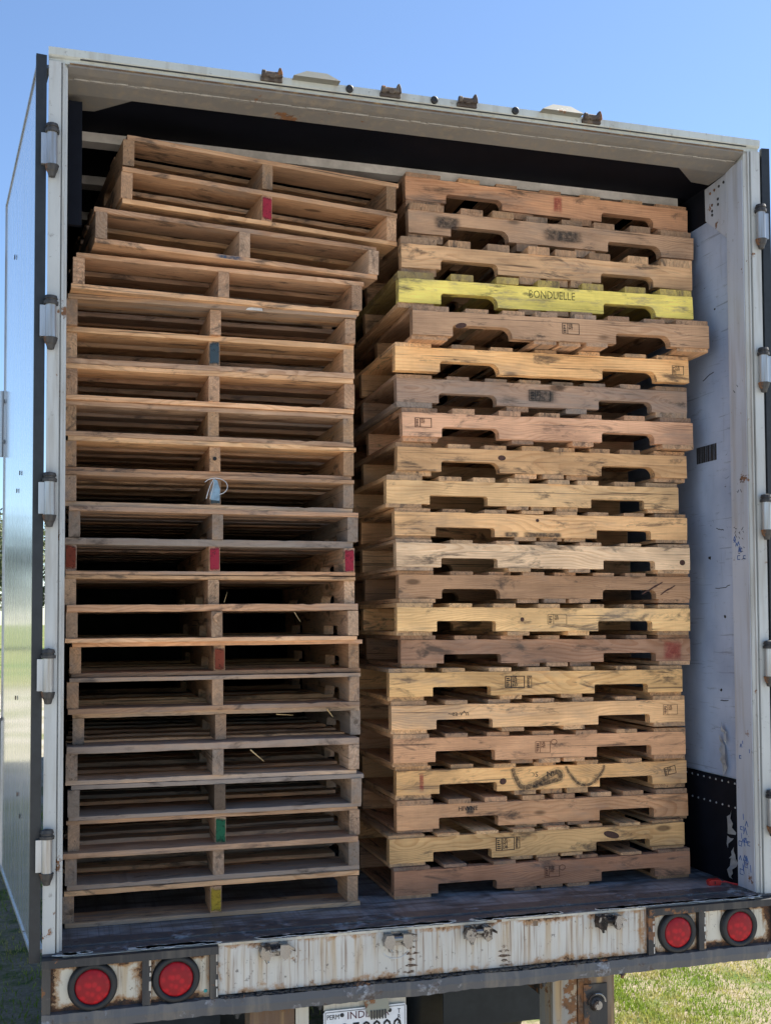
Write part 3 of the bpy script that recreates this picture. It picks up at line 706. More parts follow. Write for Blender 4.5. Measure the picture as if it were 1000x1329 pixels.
# barcode-like sticker, scratches, handwriting on right wall & jamb
bm = B(); yy = .24
for w_ in (.012, .006, .016, .005, .014, .008, .016, .010, .006, .012, .008):
    box(bm, 1.2486, 1.2498, yy, yy+w_, 1.655, 1.722); yy += w_+.003
part('sticker_bars', bm, INK, TR)
rnd = random.Random(21); bm = B()
for (zc, n_) in ((1.53, 5), (1.35, 10), (1.27, 6), (1.88, 2)):
    for _ in range(n_):
        y = rnd.uniform(.035, .105); z = zc+rnd.uniform(-.03, .03); a = rnd.uniform(-.7, .7); L = rnd.uniform(.008, .022)
        path_tube(bm, [(1.2342, y, z), (1.2342, y+L*math.cos(a)*.6, z+L*math.sin(a))], .0011, 5)
part('marker_scribble', bm, INK, PR)
bm = B()
def wscr(zc, zr, n_, sz):
    for _ in range(n_):
        y = rnd.uniform(.03, .10); z = zc+rnd.uniform(-zr, zr)
        k = rnd.choice((0, 1, 2)); s = sz*rnd.uniform(.6, 1.1)
        if k == 0: pts = [(y, z), (y+s*.1, z+s)]
        elif k == 1: pts = [(y, z), (y+s*.7, z), (y+s*.7, z+s*.6), (y, z+s*.6)]
        else: pts = [(y, z), (y+s*.4, z+s*.9), (y+s*.8, z)]
        path_tube(bm, [(1.2343, p[0], p[1]) for p in pts], .0016, 5)
wscr(.16, .11, 22, .03); wscr(1.30, .06, 10, .022); wscr(.50, .05, 4, .02)
part('marker_scribble', bm, INKBL, PR)
# torn film strips on wall
def torn(y, z, h_, w_, seed, mat=TORN):
    rr = random.Random(seed); bm = B(); n_ = 9; L = []; Rr = []
    for i in range(n_+1):
        t_ = i/n_; c = y+.012*math.sin(t_*4+seed)+rr.uniform(-.006, .006); ww = w_*math.sin(math.pi*min(max(t_, .06), .94))*rr.uniform(.55, 1.1)
        xx = 1.246-.012*abs(math.sin(t_*5+seed))*1
        L.append((xx-rr.uniform(0, .008), c-ww/2, z-t_*h_)); Rr.append((xx-rr.uniform(0, .006), c+ww/2, z-t_*h_+rr.uniform(-.01, .01)))
    vl = [bm.verts.new(p) for p in L]; vr = [bm.verts.new(p) for p in Rr]
    for i in range(n_): bm.faces.new((vl[i], vl[i+1], vr[i+1], vr[i]))
    g = bmesh.ops.solidify(bm, geom=bm.faces[:], thickness=.0012)
    return part('torn_liner_film', bm, mat, TR)
torn(.200, .62, .09, .03, 1); torn(.215, .56, .15, .05, 2); torn(.175, .285, .15, .055, 3); torn(.16, .145, .13, .055, 4)
# scratches on wall
bm = B()
for (y, z, dy, dz) in ((.33, 1.99, -.08, .02), (.20, 1.37, .05, .01), (.26, 1.14, -.10, .01), (.24, .70, -.05, 0)):
    k = 6; path_tube(bm, [(1.2492, y+dy*i/k+rnd.uniform(-.003, .003), z+dz*i/k+rnd.uniform(-.003, .003)) for i in range(k+1)], .0014, 5)
for (y, z, s_) in ((.30, 1.265, .012), (.20, 1.03, .009), (.235, .74, .008), (.235, 2.26, .006)):
    prism(bm, [(y+s_*math.cos(a)*random.Random(int(a*9+z*50)).uniform(.5, 1.2), z+s_*.7*math.sin(a)*random.Random(int(a*7+z*70)).uniform(.5, 1.2)) for a in [.785*k for k in range(8)]], 'x', 1.2485, 1.2498)
part('wall_scratch', bm, INK, TR)

# ================================================================ PALLETS
LEN, WID = 1.219, 1.016
BT = .0165
def wob_box(L, Wd, H, seed, chips=True):
    """board along X with slightly uneven edges"""
    rnd = random.Random(seed); bm = B(); n = 40; rings = []
    ph = rnd.uniform(0, 50)
    for i in range(n+1):
        x = L*i/n
        if i == 0: x += rnd.uniform(-.002, .004)
        if i == n: x += rnd.uniform(-.004, .002)
        b = .0012
        e = [.0030*mnoise.noise(Vector((x*7, ph+k*7, 0)))+.0016*mnoise.noise(Vector((x*31, ph+k*7, 4))) for k in range(4)]
        if chips and rnd.random() < .07: e[rnd.randint(0, 3)] -= rnd.uniform(.002, .006)
        bow = .0028*math.sin(math.pi*i/n)*(1 if seed % 2 else -1)
        y0, y1 = 0-e[0]*.5, Wd+e[1]*.5; z0, z1 = 0+e[2]*.5+bow*0, H+e[3]*.6
        pts = [(y0+b, z0), (y1-b, z0), (y1, z0+b), (y1, z1-b), (y1-b, z1), (y0+b, z1), (y0, z1-b), (y0, z0+b)]
        rings.append([bm.verts.new((x, p[0], p[1])) for p in pts])
    for a, b_ in zip(rings, rings[1:]):
        for i in range(8): bm.faces.new((a[i], b_[i], b_[(i+1) % 8], a[(i+1) % 8]))
    bm.faces.new(rings[0][::-1]); bm.faces.new(rings[-1])
    return to_mesh(bm, 'board')
def stringer_mesh(style, seed, n0=.160, n1=.825):
    """notched stringer along X, L x .038 x .089 ; style = notch corner radii"""
    rnd = random.Random(seed); H = .089; pts = []
    nh = {'sq': .036, 'rd': .038, 'big': .038, 'lo': .034}[style]+rnd.uniform(-.003, .004)
    rl, rr = {'sq': (.006, .010), 'rd': (.014, .022), 'big': (.012, .034), 'lo': (.004, .006)}[style]
    def arc(cx, cz, r, a0, a1, k=5): return [(cx+r*math.cos(R(a0+(a1-a0)*i/k)), cz+r*math.sin(R(a0+(a1-a0)*i/k))) for i in range(k+1)]
    def edge(x0, x1, z, k=10): return [(x0+(x1-x0)*i/k, z+(.0018*mnoise.noise(Vector(((x0+(x1-x0)*i/k)*8, seed*3.1+z*50, 0)))+.0016*mnoise.noise(Vector(((x0+(x1-x0)*i/k)*37, seed*3.1+z*50, 0))))*(1 if z < .01 else -1)) for i in range(1, k)]
    nw = .233+rnd.uniform(-.010, .006)
    pts.append((0, 0))
    for x0 in (n0, n1):
        pts += edge(pts[-1][0], x0, 0, 12)
        pts.append((x0, 0)); pts += arc(x0+rl, nh-rl, rl, 180, 90); pts += arc(x0+nw-rr, nh-rr, rr, 90, 0)
        pts.append((x0+nw, 0))
    pts += edge(pts[-1][0], LEN, 0, 12); pts.append((LEN, 0)); pts.append((LEN+rnd.uniform(-.002, .002), H)); pts += edge(LEN, 0, H, 60); pts.append((rnd.uniform(-.002, .002), H))
    bm = B(); prism(bm, [(p[0], p[1]) for p in pts], 'y', 0, .038)
    return to_mesh(bm, 'stringer', bevel=.0012)
SM = {s: [stringer_mesh(s, k+10*i, .154+.005*k, .815+.006*k) for k in range(5)] for i, s in enumerate(('sq', 'rd', 'big', 'lo'))}
TBW = [wob_box(WID, .140, BT, s) for s in range(4)]          # wide deck board
TBN = [wob_box(WID, .089, BT, 10+s) for s in range(6)]       # narrow deck board
for lst in list(SM.values())+[TBW, TBN]:
    for m in lst: m.materials.append(WOOD)
def paintcopy(me):
    k = me.name+'_p'
    if k in bpy.data.meshes: return bpy.data.meshes[k]
    c = me.copy(); c.name = k; c.materials.clear(); c.materials.append(WOODP); return c
prnd = random.Random(77)
def shade(c, j=.06, rd=prnd, f=1.):
    k = f*(1+rd.uniform(-j, j)); return tuple(max(.01, x*k) for x in c)
BOARD_TONES = [(.36, .25, .165), (.46, .33, .205), (.30, .21, .145), (.40, .27, .18), (.52, .385, .24), (.34, .25, .18), (.27, .21, .165), (.56, .43, .29), (.24, .20, .17), (.50, .36, .24)]
def place(name, me, root, x, y, z, rz, col, w_, tz=1.):
    o = bpy.data.objects.new(name, me); C.objects.link(o); o.parent = root
    o.location = (x, y, z); o.rotation_euler = (0, 0, rz); o.scale = (1, 1, tz); o.color = (*col, w_)
    return o
def pallet(loc, rz, roll, col, w_, style, topt, bott, label, group, end=False, bcol=None, painted=False, seed=0, tilt=0., skip_top=(), skip_bot=()):
    """local X = along the pallet front. end=False : front is a notched stringer. end=True : front shows three stringer ends.
    origin = front-left corner at the underside of the stringers."""
    rd = random.Random(1000+seed)
    root = empty('pallet', loc, (tilt, -roll, rz), label=label, cat='pallet', group=group)
    parts = {'stringer': [], 'top': [], 'bottom': []}
    q = math.pi/2
    jit = lambda a: rd.uniform(-a, a)
    bm_ = .8 if end else .55
    tones = [tuple(t*bm_+c*(1-bm_) for t, c in zip(rd.choice(BOARD_TONES), col)) for _ in range(14)]
    pc = (lambda m: paintcopy(m)) if painted else (lambda m: m)
    def tone(i):
        return (tones[i], min(1, max(0, w_+rd.uniform(-.25, .35)))) if not bcol else (shade(bcol, .12, rd), w_+rd.uniform(-.05, .1))
    tops = [(0, 1), (.183, 0), (.329, 0), (.475, 0), (.6545, 0), (.800, 0), (.946, 0), (1.079, 1)]
    tops = [(0, 1), (.200, 0), (.350, 0), (.495, 0), (.640, 0), (.785, 0), (.930, 0), (1.079, 1)] if rd.random() < .45 else [(0, 1), (.205, 0), (.385, 0), (.565, 0), (.745, 0), (.925, 0), (1.079, 1)]
    bots = [(0, 1), (.475, 0), (.585, 0), (.690, 0), (1.079, 1)] if rd.random() < .6 else [(0, 1), (.440, 0), (.690, 0), (1.079, 1)]
    tz = topt/BT; bz = bott/BT
    if not end:
        for k, y in enumerate((0, .489, .978)):
            sty = style if k == 0 else rd.choice(['sq', 'rd'])
            parts['stringer'].append(place('stringer', pc(rd.choice(SM[sty])), root, jit(.002) if k else 0, y, 0, 0, shade(col, .04, rd) if k == 0 else tones[k], w_))
        for i, (x, wd) in enumerate(tops):
            if i in skip_top or topt < .006: continue
            c, ww = tone(i); x += 0 if wd else jit(.014)
            # board runs in +Y: local board X -> Y ; rotated +90 about z puts its width towards -X
            m = rd.choice(TBW if wd else TBN); wdt = .140 if wd else .089
            parts['top'].append(place('deck_board', pc(m), root, x+wdt+jit(.002), rd.uniform(-.006, .010), .0893, q+jit(.006), c, ww, tz))
        for i, (x, wd) in enumerate(bots):
            if i in skip_bot or bott < .006: continue
            c, ww = tone(i+8) if i+8 < 14 else tone(13)
            m = rd.choice(TBW if wd else TBN); wdt = .140 if wd else .089
            parts['bottom'].append(place('bottom_board', pc(m), root, x+wdt+jit(.004), rd.uniform(-.006, .010), -.0003-bott, q+jit(.006), c, ww, bz))
    else:
        for k, x in enumerate((0, .489, .978)):
            # stringer runs in +Y, thickness in X
            xx = x+jit(.004)*(1 if k == 1 else .3)
            parts['stringer'].append(place('stringer', pc(rd.choice(SM[rd.choice(['sq', 'rd', 'big'])])), root, xx+.038, rd.uniform(-.002, .006), 0, q+jit(.003), shade(col, .14, rd), min(1, w_+rd.uniform(-.1, .3))))
        for i, (y, wd) in enumerate(tops):
            if i in skip_top or topt < .006: continue
            c, ww = tone(i); m = rd.choice(TBW if wd else TBN)
            parts['top'].append(place('deck_board', pc(m), root, jit(.009), y+(jit(.006) if wd else jit(.012)), .0893, jit(.006), c, ww, tz)); parts['top'][-1].rotation_euler.y = jit(.0022)
        for i, (y, wd) in enumerate(bots):
            if i in skip_bot or bott < .006: continue
            c, ww = tone(i+8) if i+8 < 14 else tone(13)
            m = rd.choice(TBW if wd else TBN)
            parts['bottom'].append(place('bottom_board', pc(m), root, jit(.009), y+jit(.006), -.0003-bott, jit(.006), c, ww, bz)); parts['bottom'][-1].rotation_euler.y = jit(.0022)
    root['_p'] = 0
    del root['_p']
    return root, parts

YTOP = None
# ---- stamps and marks on stringers (stringer local: X along, Z up, front face y=0)
def stamp(st, x, z, w_, h_, txt, mat=INK, bold=1., rot=0.):
    e = empty('printed_stamp', (x, -.0010, z), (0, rot, 0)); e.parent = st
    bm = B(); t_ = .0016*bold
    box(bm, 0, w_, -.0004, .0006, h_-t_, h_); box(bm, 0, w_, -.0004, .0006, 0, t_); box(bm, 0, t_, -.0004, .0006, t_+.0001, h_-t_-.0001); box(bm, w_-t_, w_, -.0004, .0006, t_+.0001, h_-t_-.0001)
    box(bm, w_*.30, w_*.30+t_, -.0004, .0006, t_+.0001, h_-t_-.0001)
    rr = random.Random(int(x*1000))
    for k in range(5):  # ear-of-wheat bars in the left field
        zz = h_*(.14+.15*k); box(bm, w_*.07, w_*(.16+.10*rr.random()), -.0004, .0006, zz, zz+h_*.08)
    me = to_mesh(bm, 'stamp_frame'); mesh_obj('stamp_frame', me, mat, e)
    for k, s in enumerate(txt):
        put_text(s, h_*.34, mat, e, w_*.37, -.0006, h_*(.70-.28*k), .95)
    return e
def xfrac(u, ul, ur, zl=4.05, zr=4.38):
    t_ = (u-ul)/(ur-ul); return LEN*t_*zl/((1-t_)*zr+t_*zl)
def mark(st, x0, x1, z0, z1, mat, name='paint_mark', y=-.0014, skew=0.):
    bm = B(); v = [bm.verts.new(p) for p in ((x0, y, z0), (x1, y, z0), (x1+skew, y, z1), (x0+skew, y, z1))]; bm.faces.new(v)
    v = [bm.verts.new((p[0], y+.0008, p[2])) for p in ((x0, y, z0), (x1, y, z0), (x1+skew, y, z1), (x0+skew, y, z1))]
    return obj(name, bm, mat, st)

def ink_alpha(name, col, a0, a1):
    t = NT(name); n = t.noise(t.obj(), 70, 5, .75); return t.fin(col, .85, alpha=t.ramp(n, .3, .65, a0, a1))
# RIGHT STACK : x, y, z(under stringer), roll, yaw-rise, tone, weather, notch style, description
RG = 'pallets stacked on the right with notched sides outward'
RS = [
 (.001, .373, 2.632, -.010, .004, (.45, .29, .20), .05, 'rd', 'reddish brown swirly grained pallet on top of the right stack, with faint red streak'),
 (.002, .337, 2.490, .000, .001, (.36, .27, .20), .42, 'big', 'weathered grey brown pallet with an oval dark smudge, directly under the reddish top pallet'),
 (-.044, .281, 2.337, .004, -.004, (.45, .33, .21), .12, 'rd', 'tan fine grained pallet resting directly on the yellow pallet'),
 (-.067, .242, 2.192, .016, -.007, (.60, .58, .17), -.2, 'big', 'bright yellow painted pallet with black stencilled letters'),
 (-.027, .200, 2.064, .018, -.010, (.42, .31, .22), .30, 'big', 'greyish tan pallet under the yellow one, jutting out furthest to the right'),
 (-.076, .264, 1.944, .014, -.005, (.58, .41, .22), .00, 'big', 'light tan pallet with a small stamp near its right end, above the grey pallet'),
 (-.054, .315, 1.838, .010, -.001, (.29, .235, .20), .62, 'rd', 'dark grey weathered pallet with a blotchy black rectangular stamp'),
 (-.037, .302, 1.707, .010, -.002, (.50, .345, .25), .10, 'rd', 'pinkish tan pallet with a brown boxed stamp at its left end'),
 (-.053, .323, 1.581, .006, .000, (.57, .405, .235), .02, 'big', 'tan pallet with wavy grain lines, directly under the pinkish one with brown stamp'),
 (-.096, .319, 1.455, .003, -.001, (.64, .49, .29), -.05, 'sq', 'pale yellow tan pallet shifted furthest left, with a splintered bottom edge'),
 (-.067, .309, 1.3365, .000, -.002, (.60, .43, .245), .00, 'sq', 'light tan pallet with soft black smudges along its lower edge'),
 (-.066, .294, 1.220, -.004, -.003, (.50, .42, .31), .02, 'sq', 'pale pallet with striking wide oval grain loops and knot at right end'),
 (-.051, .319, 1.1025, -.002, -.001, (.37, .265, .18), .30, 'rd', 'brown grey pallet with dark diagonal scars at its right end'),
 (-.060, .308, .9805, -.006, -.001, (.62, .475, .26), -.05, 'sq', 'pale tan pallet with faint boxed stamp right of centre, beneath the scarred brown one'),
 (-.035, .348, .859, -.006, .002, (.35, .245, .185), .18, 'sq', 'dull mauve brown pallet with a broad red paint band at its right end'),
 (-.086, .328, .738, -.006, .000, (.62, .45, .23), -.05, 'sq', 'yellow tan pallet with a bold black boxed stamp at mid height of the right stack'),
 (-.078, .328, .6155, -.004, .000, (.54, .39, .23), .02, 'sq', 'tan pallet with a short black scribble left of centre and a faint stamp far right'),
 (-.069, .338, .4935, -.010, .001, (.44, .29, .185), .05, 'sq', 'plain reddish tan pallet with a faint round and boxed stamp at its centre'),
 (-.051, .362, .370, -.006, .003, (.58, .405, .205), .02, 'sq', 'golden tan pallet with black spray graffiti swoops and a thin red line'),
 (-.051, .356, .242, -.008, .002, (.40, .265, .165), .12, 'sq', 'medium brown pallet with a scribbled black patch left of centre, beneath the graffiti one'),
 (-.091, .322, .1285, -.003, .000, (.58, .42, .22), .00, 'sq', 'golden tan pallet with dark oval knot and bold boxed stamp, second from bottom'),
 (-.077, .309, .0135, .000, -.001, (.36, .21, .14), .05, 'sq', 'dark reddish brown pallet at the bottom of the right stack, resting on the trailer floor'),
]
RST = []
for i, (x, y, z, roll, yaw, col, wt, sty, lb) in enumerate(RS):
    below = RS[i+1][2]+.089 if i+1 < len(RS) else 0.0
    above = RS[i-1][2] if i > 0 else None
    def gap_share(g): # gap between stringers -> (top board of lower, bottom board of upper)
        if g < .024: return g-.002, 0.
        return (g-.002)/2, (g-.002)/2
    g_dn = z-below if i+1 < len(RS) else None
    bott = gap_share(g_dn)[1] if g_dn is not None else .0125
    topt = gap_share(above-(z+.089))[0] if above is not None else .0165
    bott = min(bott, .030); topt = min(topt, .030)
    root, P = pallet((x, y, z), yaw, roll, col, wt, sty, topt, bott, lb, RG, seed=i, painted=(i == 3), bcol=(.44, .40, .13) if i == 3 else None)
    if i == 3:
        for o_ in P['bottom']+P['stringer'][1:]:
            o_.color = o_.color
            o_.data = bpy.data.meshes.get(o_.data.name[:-2], o_.data) if o_.data.name.endswith('_p') else o_.data; o_.color = (.36, .27, .18, .3)
        P['top'][0].color = (.20, .18, .08, .4)
    RST.append((root, P))
def RF(i): return RST[i][1]['stringer'][0]
UL = [526, 530, 520.5, 517, 535, 512, 515, 522, 515, 501, 512, 514, 517, 515, 520, 505, 508, 510, 514, 515, 505, 511]
UR = [891, 899, 898, 900, 921, 894, 891, 899, 891, 880, 891, 895, 895, 895, 895, 885, 888, 889, 890, 892, 888, 895]
def XR(i, u): return xfrac(u, UL[i], UR[i])
put_text('BONDUELLE', .043, ink_alpha('stencil_ink', (.12, .12, .04), .05, .75), RF(3), XR(3, 686), -.0014, .045, .80)
stamp(RF(4), XR(4, 730), .028, .070, .042, ['US', 'HT'])
stamp(RF(5), XR(5, 872), .030, .052, .036, ['US', 'HT'])
stamp(RF(7), XR(7, 538), .034, .066, .036, ['EU', 'HT'], INKBR, 1.4)
mark(RF(6), XR(6, 680), XR(6, 726), .012, .074, SPBLK, 'smudged_stamp'); stamp(RF(6), XR(6, 686), .024, .09, .042, ['US', 'HT'])
stamp(RF(13), XR(13, 710), .026, .080, .038, ['US', 'HT'], INK, .7)
stamp(RF(15), XR(15, 655), .026, .080, .046, ['US', 'HT', 'KD'], INK, 1.7); stamp(RF(15), XR(15, 680)+.012, .026, .018, .046, ['T'], INK, 1.)
put_text('~ea-v^n', .026, INK, RF(16), XR(16, 581), -.0012, .048, 1.0); stamp(RF(16), XR(16, 860), .030, .064, .040, ['US', 'HT'], INKBR, .6)
stamp(RF(17), XR(17, 694), .022, .062, .044, ['US', 'HT'], INKBR, .7)
bm = B(); path_tube(bm, [(XR(17, 718)+.012*math.cos(a), -.0012, .062+.010*math.sin(a)) for a in [R(30*k) for k in range(13)]], .0009, 5); obj('stamp_ring', bm, INKBR, RF(17))
stamp(RF(18), XR(18, 862), .030, .052, .032, ['US', 'HT'], INK, 1.3, R(-12)); put_text('DS    NV', .028, SPBLK, RF(18), XR(18, 686), -.0012, .048, 1.1)
put_text('HIWNE', .024, INK, RF(19), XR(19, 594), -.0012, .062, 1.0); mark(RF(19), XR(19, 603), XR(19, 616), .044, .082, SPBLK)
stamp(RF(20), XR(20, 643), .024, .076, .048, ['US', 'HT', 'DB'], INK, 1.5); stamp(RF(20), XR(20, 669), .028, .016, .044, ['L'], INK, 1.)
stamp(RF(21), XR(21, 706), .028, .062, .042, ['US', 'HT'], INKBR, .8)
bm = B(); path_tube(bm, [(XR(21, 729)+.012*math.cos(a), -.0012, .062+.010*math.sin(a)) for a in [R(30*k) for k in range(13)]], .0009, 5); obj('stamp_ring', bm, INKBR, RF(21))
mark(RF(0), XR(0, 716), XR(0, 730), .010, .088, SPRED)
mark(RF(1), XR(1, 700), XR(1, 760), .014, .074, SPBLK, 'oval_smudge'); mark(RF(1), XR(1, 560), XR(1, 600), .02, .08, SPBLK, 'dark_smudge')
for u in (660, 685, 700, 716): mark(RF(10), XR(10, u-8), XR(10, u+14), -.002, .022, SPBLK, 'black_smudge')
mark(RF(14), XR(14, 858), XR(14, 886), -.004, .089, SPRED)
mark(RF(18), XR(18, 543), XR(18, 550), .002, .088, SPRED)
# graffiti swoops on pallet 19
def swoop(st, pts, wd, mat, y_=-.0013):
    bm = B(); n_ = 14; fine = []
    for k in range(len(pts)-1):
        p0 = Vector(pts[max(k-1, 0)]); p1 = Vector(pts[k]); p2 = Vector(pts[k+1]); p3 = Vector(pts[min(k+2, len(pts)-1)])
        for j in range(n_):
            t_ = j/n_; fine.append(.5*((2*p1)+(-p0+p2)*t_+(2*p0-5*p1+4*p2-p3)*t_*t_+(-p0+3*p1-3*p2+p3)*t_**3))
    fine.append(Vector(pts[-1])); A = []
    for k, p in enumerate(fine):
        d = (fine[min(k+1, len(fine)-1)]-fine[max(k-1, 0)]).normalized(); nrm = Vector((-d.y, d.x))*wd/2*(.6+.4*math.sin(3.14*k/len(fine)))
        A.append((bm.verts.new((p.x-nrm.x, y_, p.y-nrm.y)), bm.verts.new((p.x+nrm.x, y_, p.y+nrm.y))))
    for a, b in zip(A, A[1:]): bm.faces.new((a[0], b[0], b[1], a[1]))
    return obj('graffiti_stroke', bm, mat, st)
GRAF = ink_alpha('spray_black', (.03, .035, .035), .15, .60)
GRAFW = ink_alpha('spray_black_overspray', (.04, .045, .045), .02, .30)
s18 = RF(18)
GP1 = [(XR(18, 664), .084), (XR(18, 668), .05), (XR(18, 676), .012), (XR(18, 690), .016), (XR(18, 706), .040), (XR(18, 722), .064), (XR(18, 726), .040), (XR(18, 712), .026), (XR(18, 690), .010)]
GP2 = [(XR(18, 733), .084), (XR(18, 740), .048), (XR(18, 752), .012), (XR(18, 768), .016), (XR(18, 780), .056), (XR(18, 783), .084)]
swoop(s18, GP1, .038, GRAFW, -.0012); swoop(s18, GP1, .020, GRAF, -.0018); swoop(s18, GP2, .024, GRAFW, -.0012); swoop(s18, GP2, .011, GRAF, -.0018)
# oval knot on pallet 21, end knot on 12, scars on 13
KN = simple('dark_knot', (.085, .035, .022), .7, nscale=90, amt=.5)
def oval(st, x, z, a, b, mat, tilt=0, name='knot'):
    bm = B(); n_ = 18; c_ = math.cos(tilt); s_ = math.sin(tilt)
    prism(bm, [(x+a*math.cos(t_)*c_-b*math.sin(t_)*s_, z+a*math.cos(t_)*s_+b*math.sin(t_)*c_) for t_ in [2*math.pi*k/n_ for k in range(n_)]], 'y', -.0010, .0004); obj(name, bm, mat, st)
oval(RF(20), XR(20, 793), .058, .034, .013, KN, -.25); oval(RF(11), XR(11, 885), .030, .012, .011, KN); oval(RF(10), XR(10, 697), .066, .007, .006, KN); oval(RF(18), XR(18, 652), .036, .014, .012, KN, .3)
oval(RF(4), XR(4, 598), .040, .022, .010, KN, .2); oval(RF(8), XR(8, 651), .058, .016, .010, KN); oval(RF(13), XR(13, 677), .045, .008, .008, KN)
for k in range(5): oval(RF(12), XR(12, 838+k*8), .030+.007*(k % 3)*2, .024, .0028, KN, .5+.1*(k % 2), 'dark_scar')
# LEFT STACK
LG = 'pallets stacked on the left with stringer ends outward'
LS = [
 (-1.056, .205, 2.580, .010, .125, (.46, .33, .22), .10, 'top'),
 (-1.064, .165, 2.452, .012, .135, (.47, .33, .22), .12, ''),
 (-1.148, .145, 2.300, .008, .110, (.45, .33, .23), .20, ''),
 (-1.218, .200, 2.158, .006, .060, (.48, .32, .20), .10, ''),
 (-1.241, .268, 2.034, 0, .008, (.42, .29, .19), .22, ''),
 (-1.241, .292, 1.925, 0, 0, (.42, .31, .21), .20, ''),
 (-1.240, .290, 1.799, 0, 0, (.42, .29, .19), .25, ''),
 (-1.242, .305, 1.676, 0, 0, (.52, .36, .21), .05, ''),
 (-1.241, .309, 1.553, 0, 0, (.46, .32, .20), .15, ''),
 (-1.240, .304, 1.434, 0, 0, (.47, .33, .21), .10, ''),
 (-1.227, .292, 1.311, 0, 0, (.35, .25, .17), .40, ''),
 (-1.239, .303, 1.196, 0, 0, (.40, .28, .19), .25, ''),
 (-1.240, .298, 1.079, 0, 0, (.46, .33, .21), .15, ''),
 (-1.234, .275, .965, 0, 0, (.44, .32, .21), .15, ''),
 (-1.222, .312, .846, 0, 0, (.40, .28, .18), .28, ''),
 (-1.228, .275, .728, 0, 0, (.42, .30, .20), .25, ''),
 (-1.209, .340, .602, 0, 0, (.42, .30, .20), .22, ''),
 (-1.231, .280, .487, 0, 0, (.40, .29, .20), .25, ''),
 (-1.223, .281, .366, 0, 0, (.30, .23, .17), .50, ''),
 (-1.222, .300, .248, 0, 0, (.36, .26, .18), .35, ''),
 (-1.231, .275, .139, 0, 0, (.40, .29, .20), .30, ''),
 (-1.240, .266, .0165, 0, 0, (.42, .30, .20), .25, ''),
]
LL = ['tilted pallet on the very top of the left stack with no boards beneath it',
 'second pallet of the left stack, its middle stringer end painted dark red',
 'third pallet of the left stack, turned askew with a blue smear on its lower board',
 'fourth pallet of the left stack, reddish ends, just under the three askew ones',
 'pallet with a white label scrap on its top board, fifth in the left stack',
 'pallet with its middle stringer end painted grey blue, sixth in the left stack',
 'brown pallet directly under the one with the grey blue painted end',
 'light tan pallet with pale fresh ends, eighth in the left stack',
 'pallet with a hole in its middle stringer end, just above the twine loop',
 'pallet with twine and blue plastic on its middle stringer end',
 'dark weathered pallet set slightly right, beneath the one with the twine',
 'pallet with all three stringer ends painted red, midway down the left stack',
 'pale pallet directly under the one with three red painted ends',
 'pallet with a split curled middle stringer end, second below the three red ends',
 'pallet with a rust red smeared middle stringer end in the left stack',
 'pallet with broad pale lower board directly under the rust red smeared one',
 'pallet set furthest right in the lower left stack, with hanging straw splinters',
 'pallet with a long pale splinter sticking out beside its middle stringer end',
 'pallet with a very dark grey middle stringer end, just above the green marked one',
 'pallet with its middle stringer end painted green',
 'pallet between the green marked one and the yellow marked bottom one',
 'bottom pallet of the left stack, its middle stringer end painted yellow']
LST = []
lr = random.Random(31)
for i, (x, y, z, roll, yaw, col, wt, _) in enumerate(LS):
    k_ = lr.uniform(.72, 1.18); g_ = lr.uniform(.0, .45); mc = sum(col)/3; col = tuple((c*(1-g_)+mc*g_)*k_ for c in col); wt = wt+lr.uniform(.0, .42)
    below = LS[i+1][2]+.089 if i+1 < len(LS) else 0.
    def share(g):
        if g < .027: return (g-.001, 0.)
        return ((g-.001)/2, (g-.001)/2)
    bott = share(z-below)[1] if i+1 < len(LS) else .0155
    topt = share(LS[i-1][2]-(z+.089))[0] if i > 0 else .0165
    if i == 0: bott = 0.
    if i == 1: topt = .0165
    if i in (1, 2, 3): bott = .0165
    if i in (2, 3, 4): topt = .0165
    root, P = pallet((x, y, z), yaw+random.Random(i).uniform(-.004, .004), -roll+random.Random(i+90).uniform(-.003, .003), col, wt, 'sq', min(topt, .024), min(bott, .024), LL[i], LG, end=True, seed=50+i)
    LST.append((root, P))
def LE(i, k): return LST[i][1]['stringer'][k]
# painted end caps : stringer local x=0 is the visible end, thickness local y 0..0.038 (world -x), z 0..0.089
def worn_paint(name, col):
    t = NT(name); n = t.noise(t.world(), 60, 5, .7); n2 = t.noise(t.world(), 25, 3, .6); g = t.sep(t.gen())
    e = t.math('MULTIPLY', t.ramp(t.math('ABSOLUTE', t.math('SUBTRACT', t.math('ADD', g[2], t.math('MULTIPLY_ADD', n2, .3, -.15)), .5)), .52, .36), t.ramp(t.math('ABSOLUTE', t.math('SUBTRACT', t.math('ADD', g[1], t.math('MULTIPLY_ADD', n, .3, -.15)), .5)), .56, .40))
    return t.fin(t.mix(n2, col, tuple(c*.55 for c in col)), .75, alpha=t.math('MULTIPLY', e, t.ramp(n, .30, .50, .45, .97)), spec=.2)
REDP = worn_paint('worn_red_paint', (.38, .03, .055)); GREENP = worn_paint('worn_green_paint', (.02, .13, .065)); YELP = worn_paint('worn_yellow_paint', (.56, .36, .04))
BLUEP = worn_paint('worn_blue_grey_paint', (.06, .09, .11)); RUSTP = worn_paint('worn_rust_red_paint', (.24, .055, .03))
def endcap(i, k, mat, cover=1., full=True):
    st = LE(i, k); rr = random.Random(i*7+k); bm = B()
    z0 = .002; z1 = .002+.085*cover
    prism(bm, [(.0025, z0), (.0355, z0), (.036, z1*.5), (.0355, z1), (.0025, z1), (.002, z1*.5)], 'x', -.0034, -.0014)
    o = obj('painted_end', bm, mat, st)
    return o
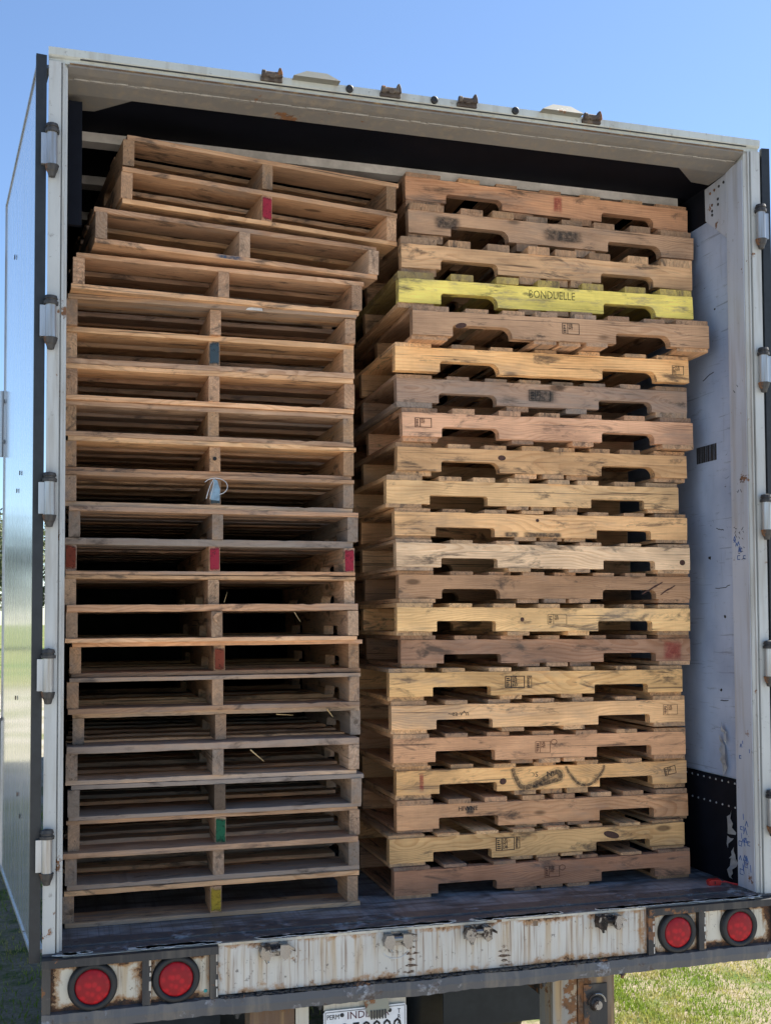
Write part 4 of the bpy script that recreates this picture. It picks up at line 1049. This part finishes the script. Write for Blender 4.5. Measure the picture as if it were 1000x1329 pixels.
endcap(1, 1, REDP); endcap(5, 1, BLUEP); endcap(11, 0, RUSTP); endcap(11, 1, REDP); endcap(11, 2, REDP); endcap(14, 1, RUSTP, .9); endcap(19, 1, GREENP); endcap(21, 1, YELP); endcap(9, 1, BLUEP, .55)
LE(18, 1).color = (.055, .048, .042, .0)
# blue smear on third pallet's lower board; white scrap on fifth
bb = LST[2][1]['bottom'][0]; mark(bb, .40, .52, .001, .0165, SPBLUE)
bm = B(); prism(bm, [(.61, .002), (.64, .003), (.67, .002), (.668, .012), (.63, .013), (.615, .009)], 'y', -.0022, -.0008); obj('label_scrap', bm, TORN, LST[4][1]['top'][0])
bm = B(); tube(bm, (-.0034, .020, .045), (.002, .020, .045), .007, n=12); obj('nail_hole', bm, INK, LE(8, 1))
# curled split on pallet 14
bm = B(); prism(bm, [(-.008+.0*k, z) for k, z in enumerate(())] or [(.004, .084), (.020, .086), (.034, .070), (.028, .056), (.018, .050), (.024, .066), (.012, .076)], 'x', -.012, -.0015); obj('curled_split', bm, WOOD, LE(13, 1), color=(.46, .34, .24, .2))
# splinters
for (i, p, q, r) in ((16, (.885, -.02, .098), (.905, -.03, .070), .003), (17, (.62, -.015, .085), (.665, -.035, .045), .003), (13, (.78, -.01, .085), (.80, -.02, .05), .0015), (12, (.54, -.01, .01), (.55, -.015, .045), .001), (16, (.70, -.02, .085), (.76, -.022, .080), .002)):
    bm = B(); tube(bm, p, q, r, r*.3, 6); obj('wood_splinter', bm, STRAW, LST[i][0])
# twine + blue plastic held on pallet 10
tw = empty('twine_loop', (-.728, .285, 1.455), label='frayed pale twine loop with blue plastic scrap on a stringer end, left stack', cat='twine')
bm = B(); path_tube(bm, [(.006+.042*math.sin(a)-.01, -.004-.006*math.sin(a), .040+.030*math.cos(a)) for a in [R(-60+k*20) for k in range(13)]], .0014, 6)
path_tube(bm, [(-.010, -.004, .066), (-.022, -.008, .045), (-.030, -.006, .020), (-.036, -.004, -.004)], .0014, 6); path_tube(bm, [(-.008, -.005, .066), (-.014, -.010, .030), (-.024, -.009, -.006)], .0012, 6)
obj('twine', bm, TORN, tw)
bm = B(); prism(bm, [(-.020, -.008), (.010, -.010), (.012, .030), (.002, .062), (-.010, .066), (-.014, .040), (-.024, .012)], 'y', -.007, -.0045); obj('plastic_scrap', bm, PLASTIC, tw, .001)
# red plastic tag on the floor
rt = empty('red_plastic_tag', (1.165, .165, .001), (0, 0, R(-8)), label='small red plastic tag lying on the trailer floor in the right corner', cat='plastic tag')
bm = B(); prism(bm, [(-.030, 0), (.014, 0), (.018, .014), (.014, .022), (-.022, .022), (-.032, .015)], 'y', -.012, .014); obj('tag_body', bm, REDPL, rt, .003)
bm = B(); path_tube(bm, [(.015, 0, .011), (.040, -.004, .012), (.062, -.012, .006), (.080, -.02, .003)], .0035, 8); obj('tag_tail', bm, REDPL, rt)
bm = B(); box(bm, -.010, -.006, -.0132, -.0125, .005, .017); obj('tag_slot', bm, INK, rt)
scn.render.engine = 'CYCLES'
scn.cycles.max_bounces = 8; scn.cycles.diffuse_bounces = 3
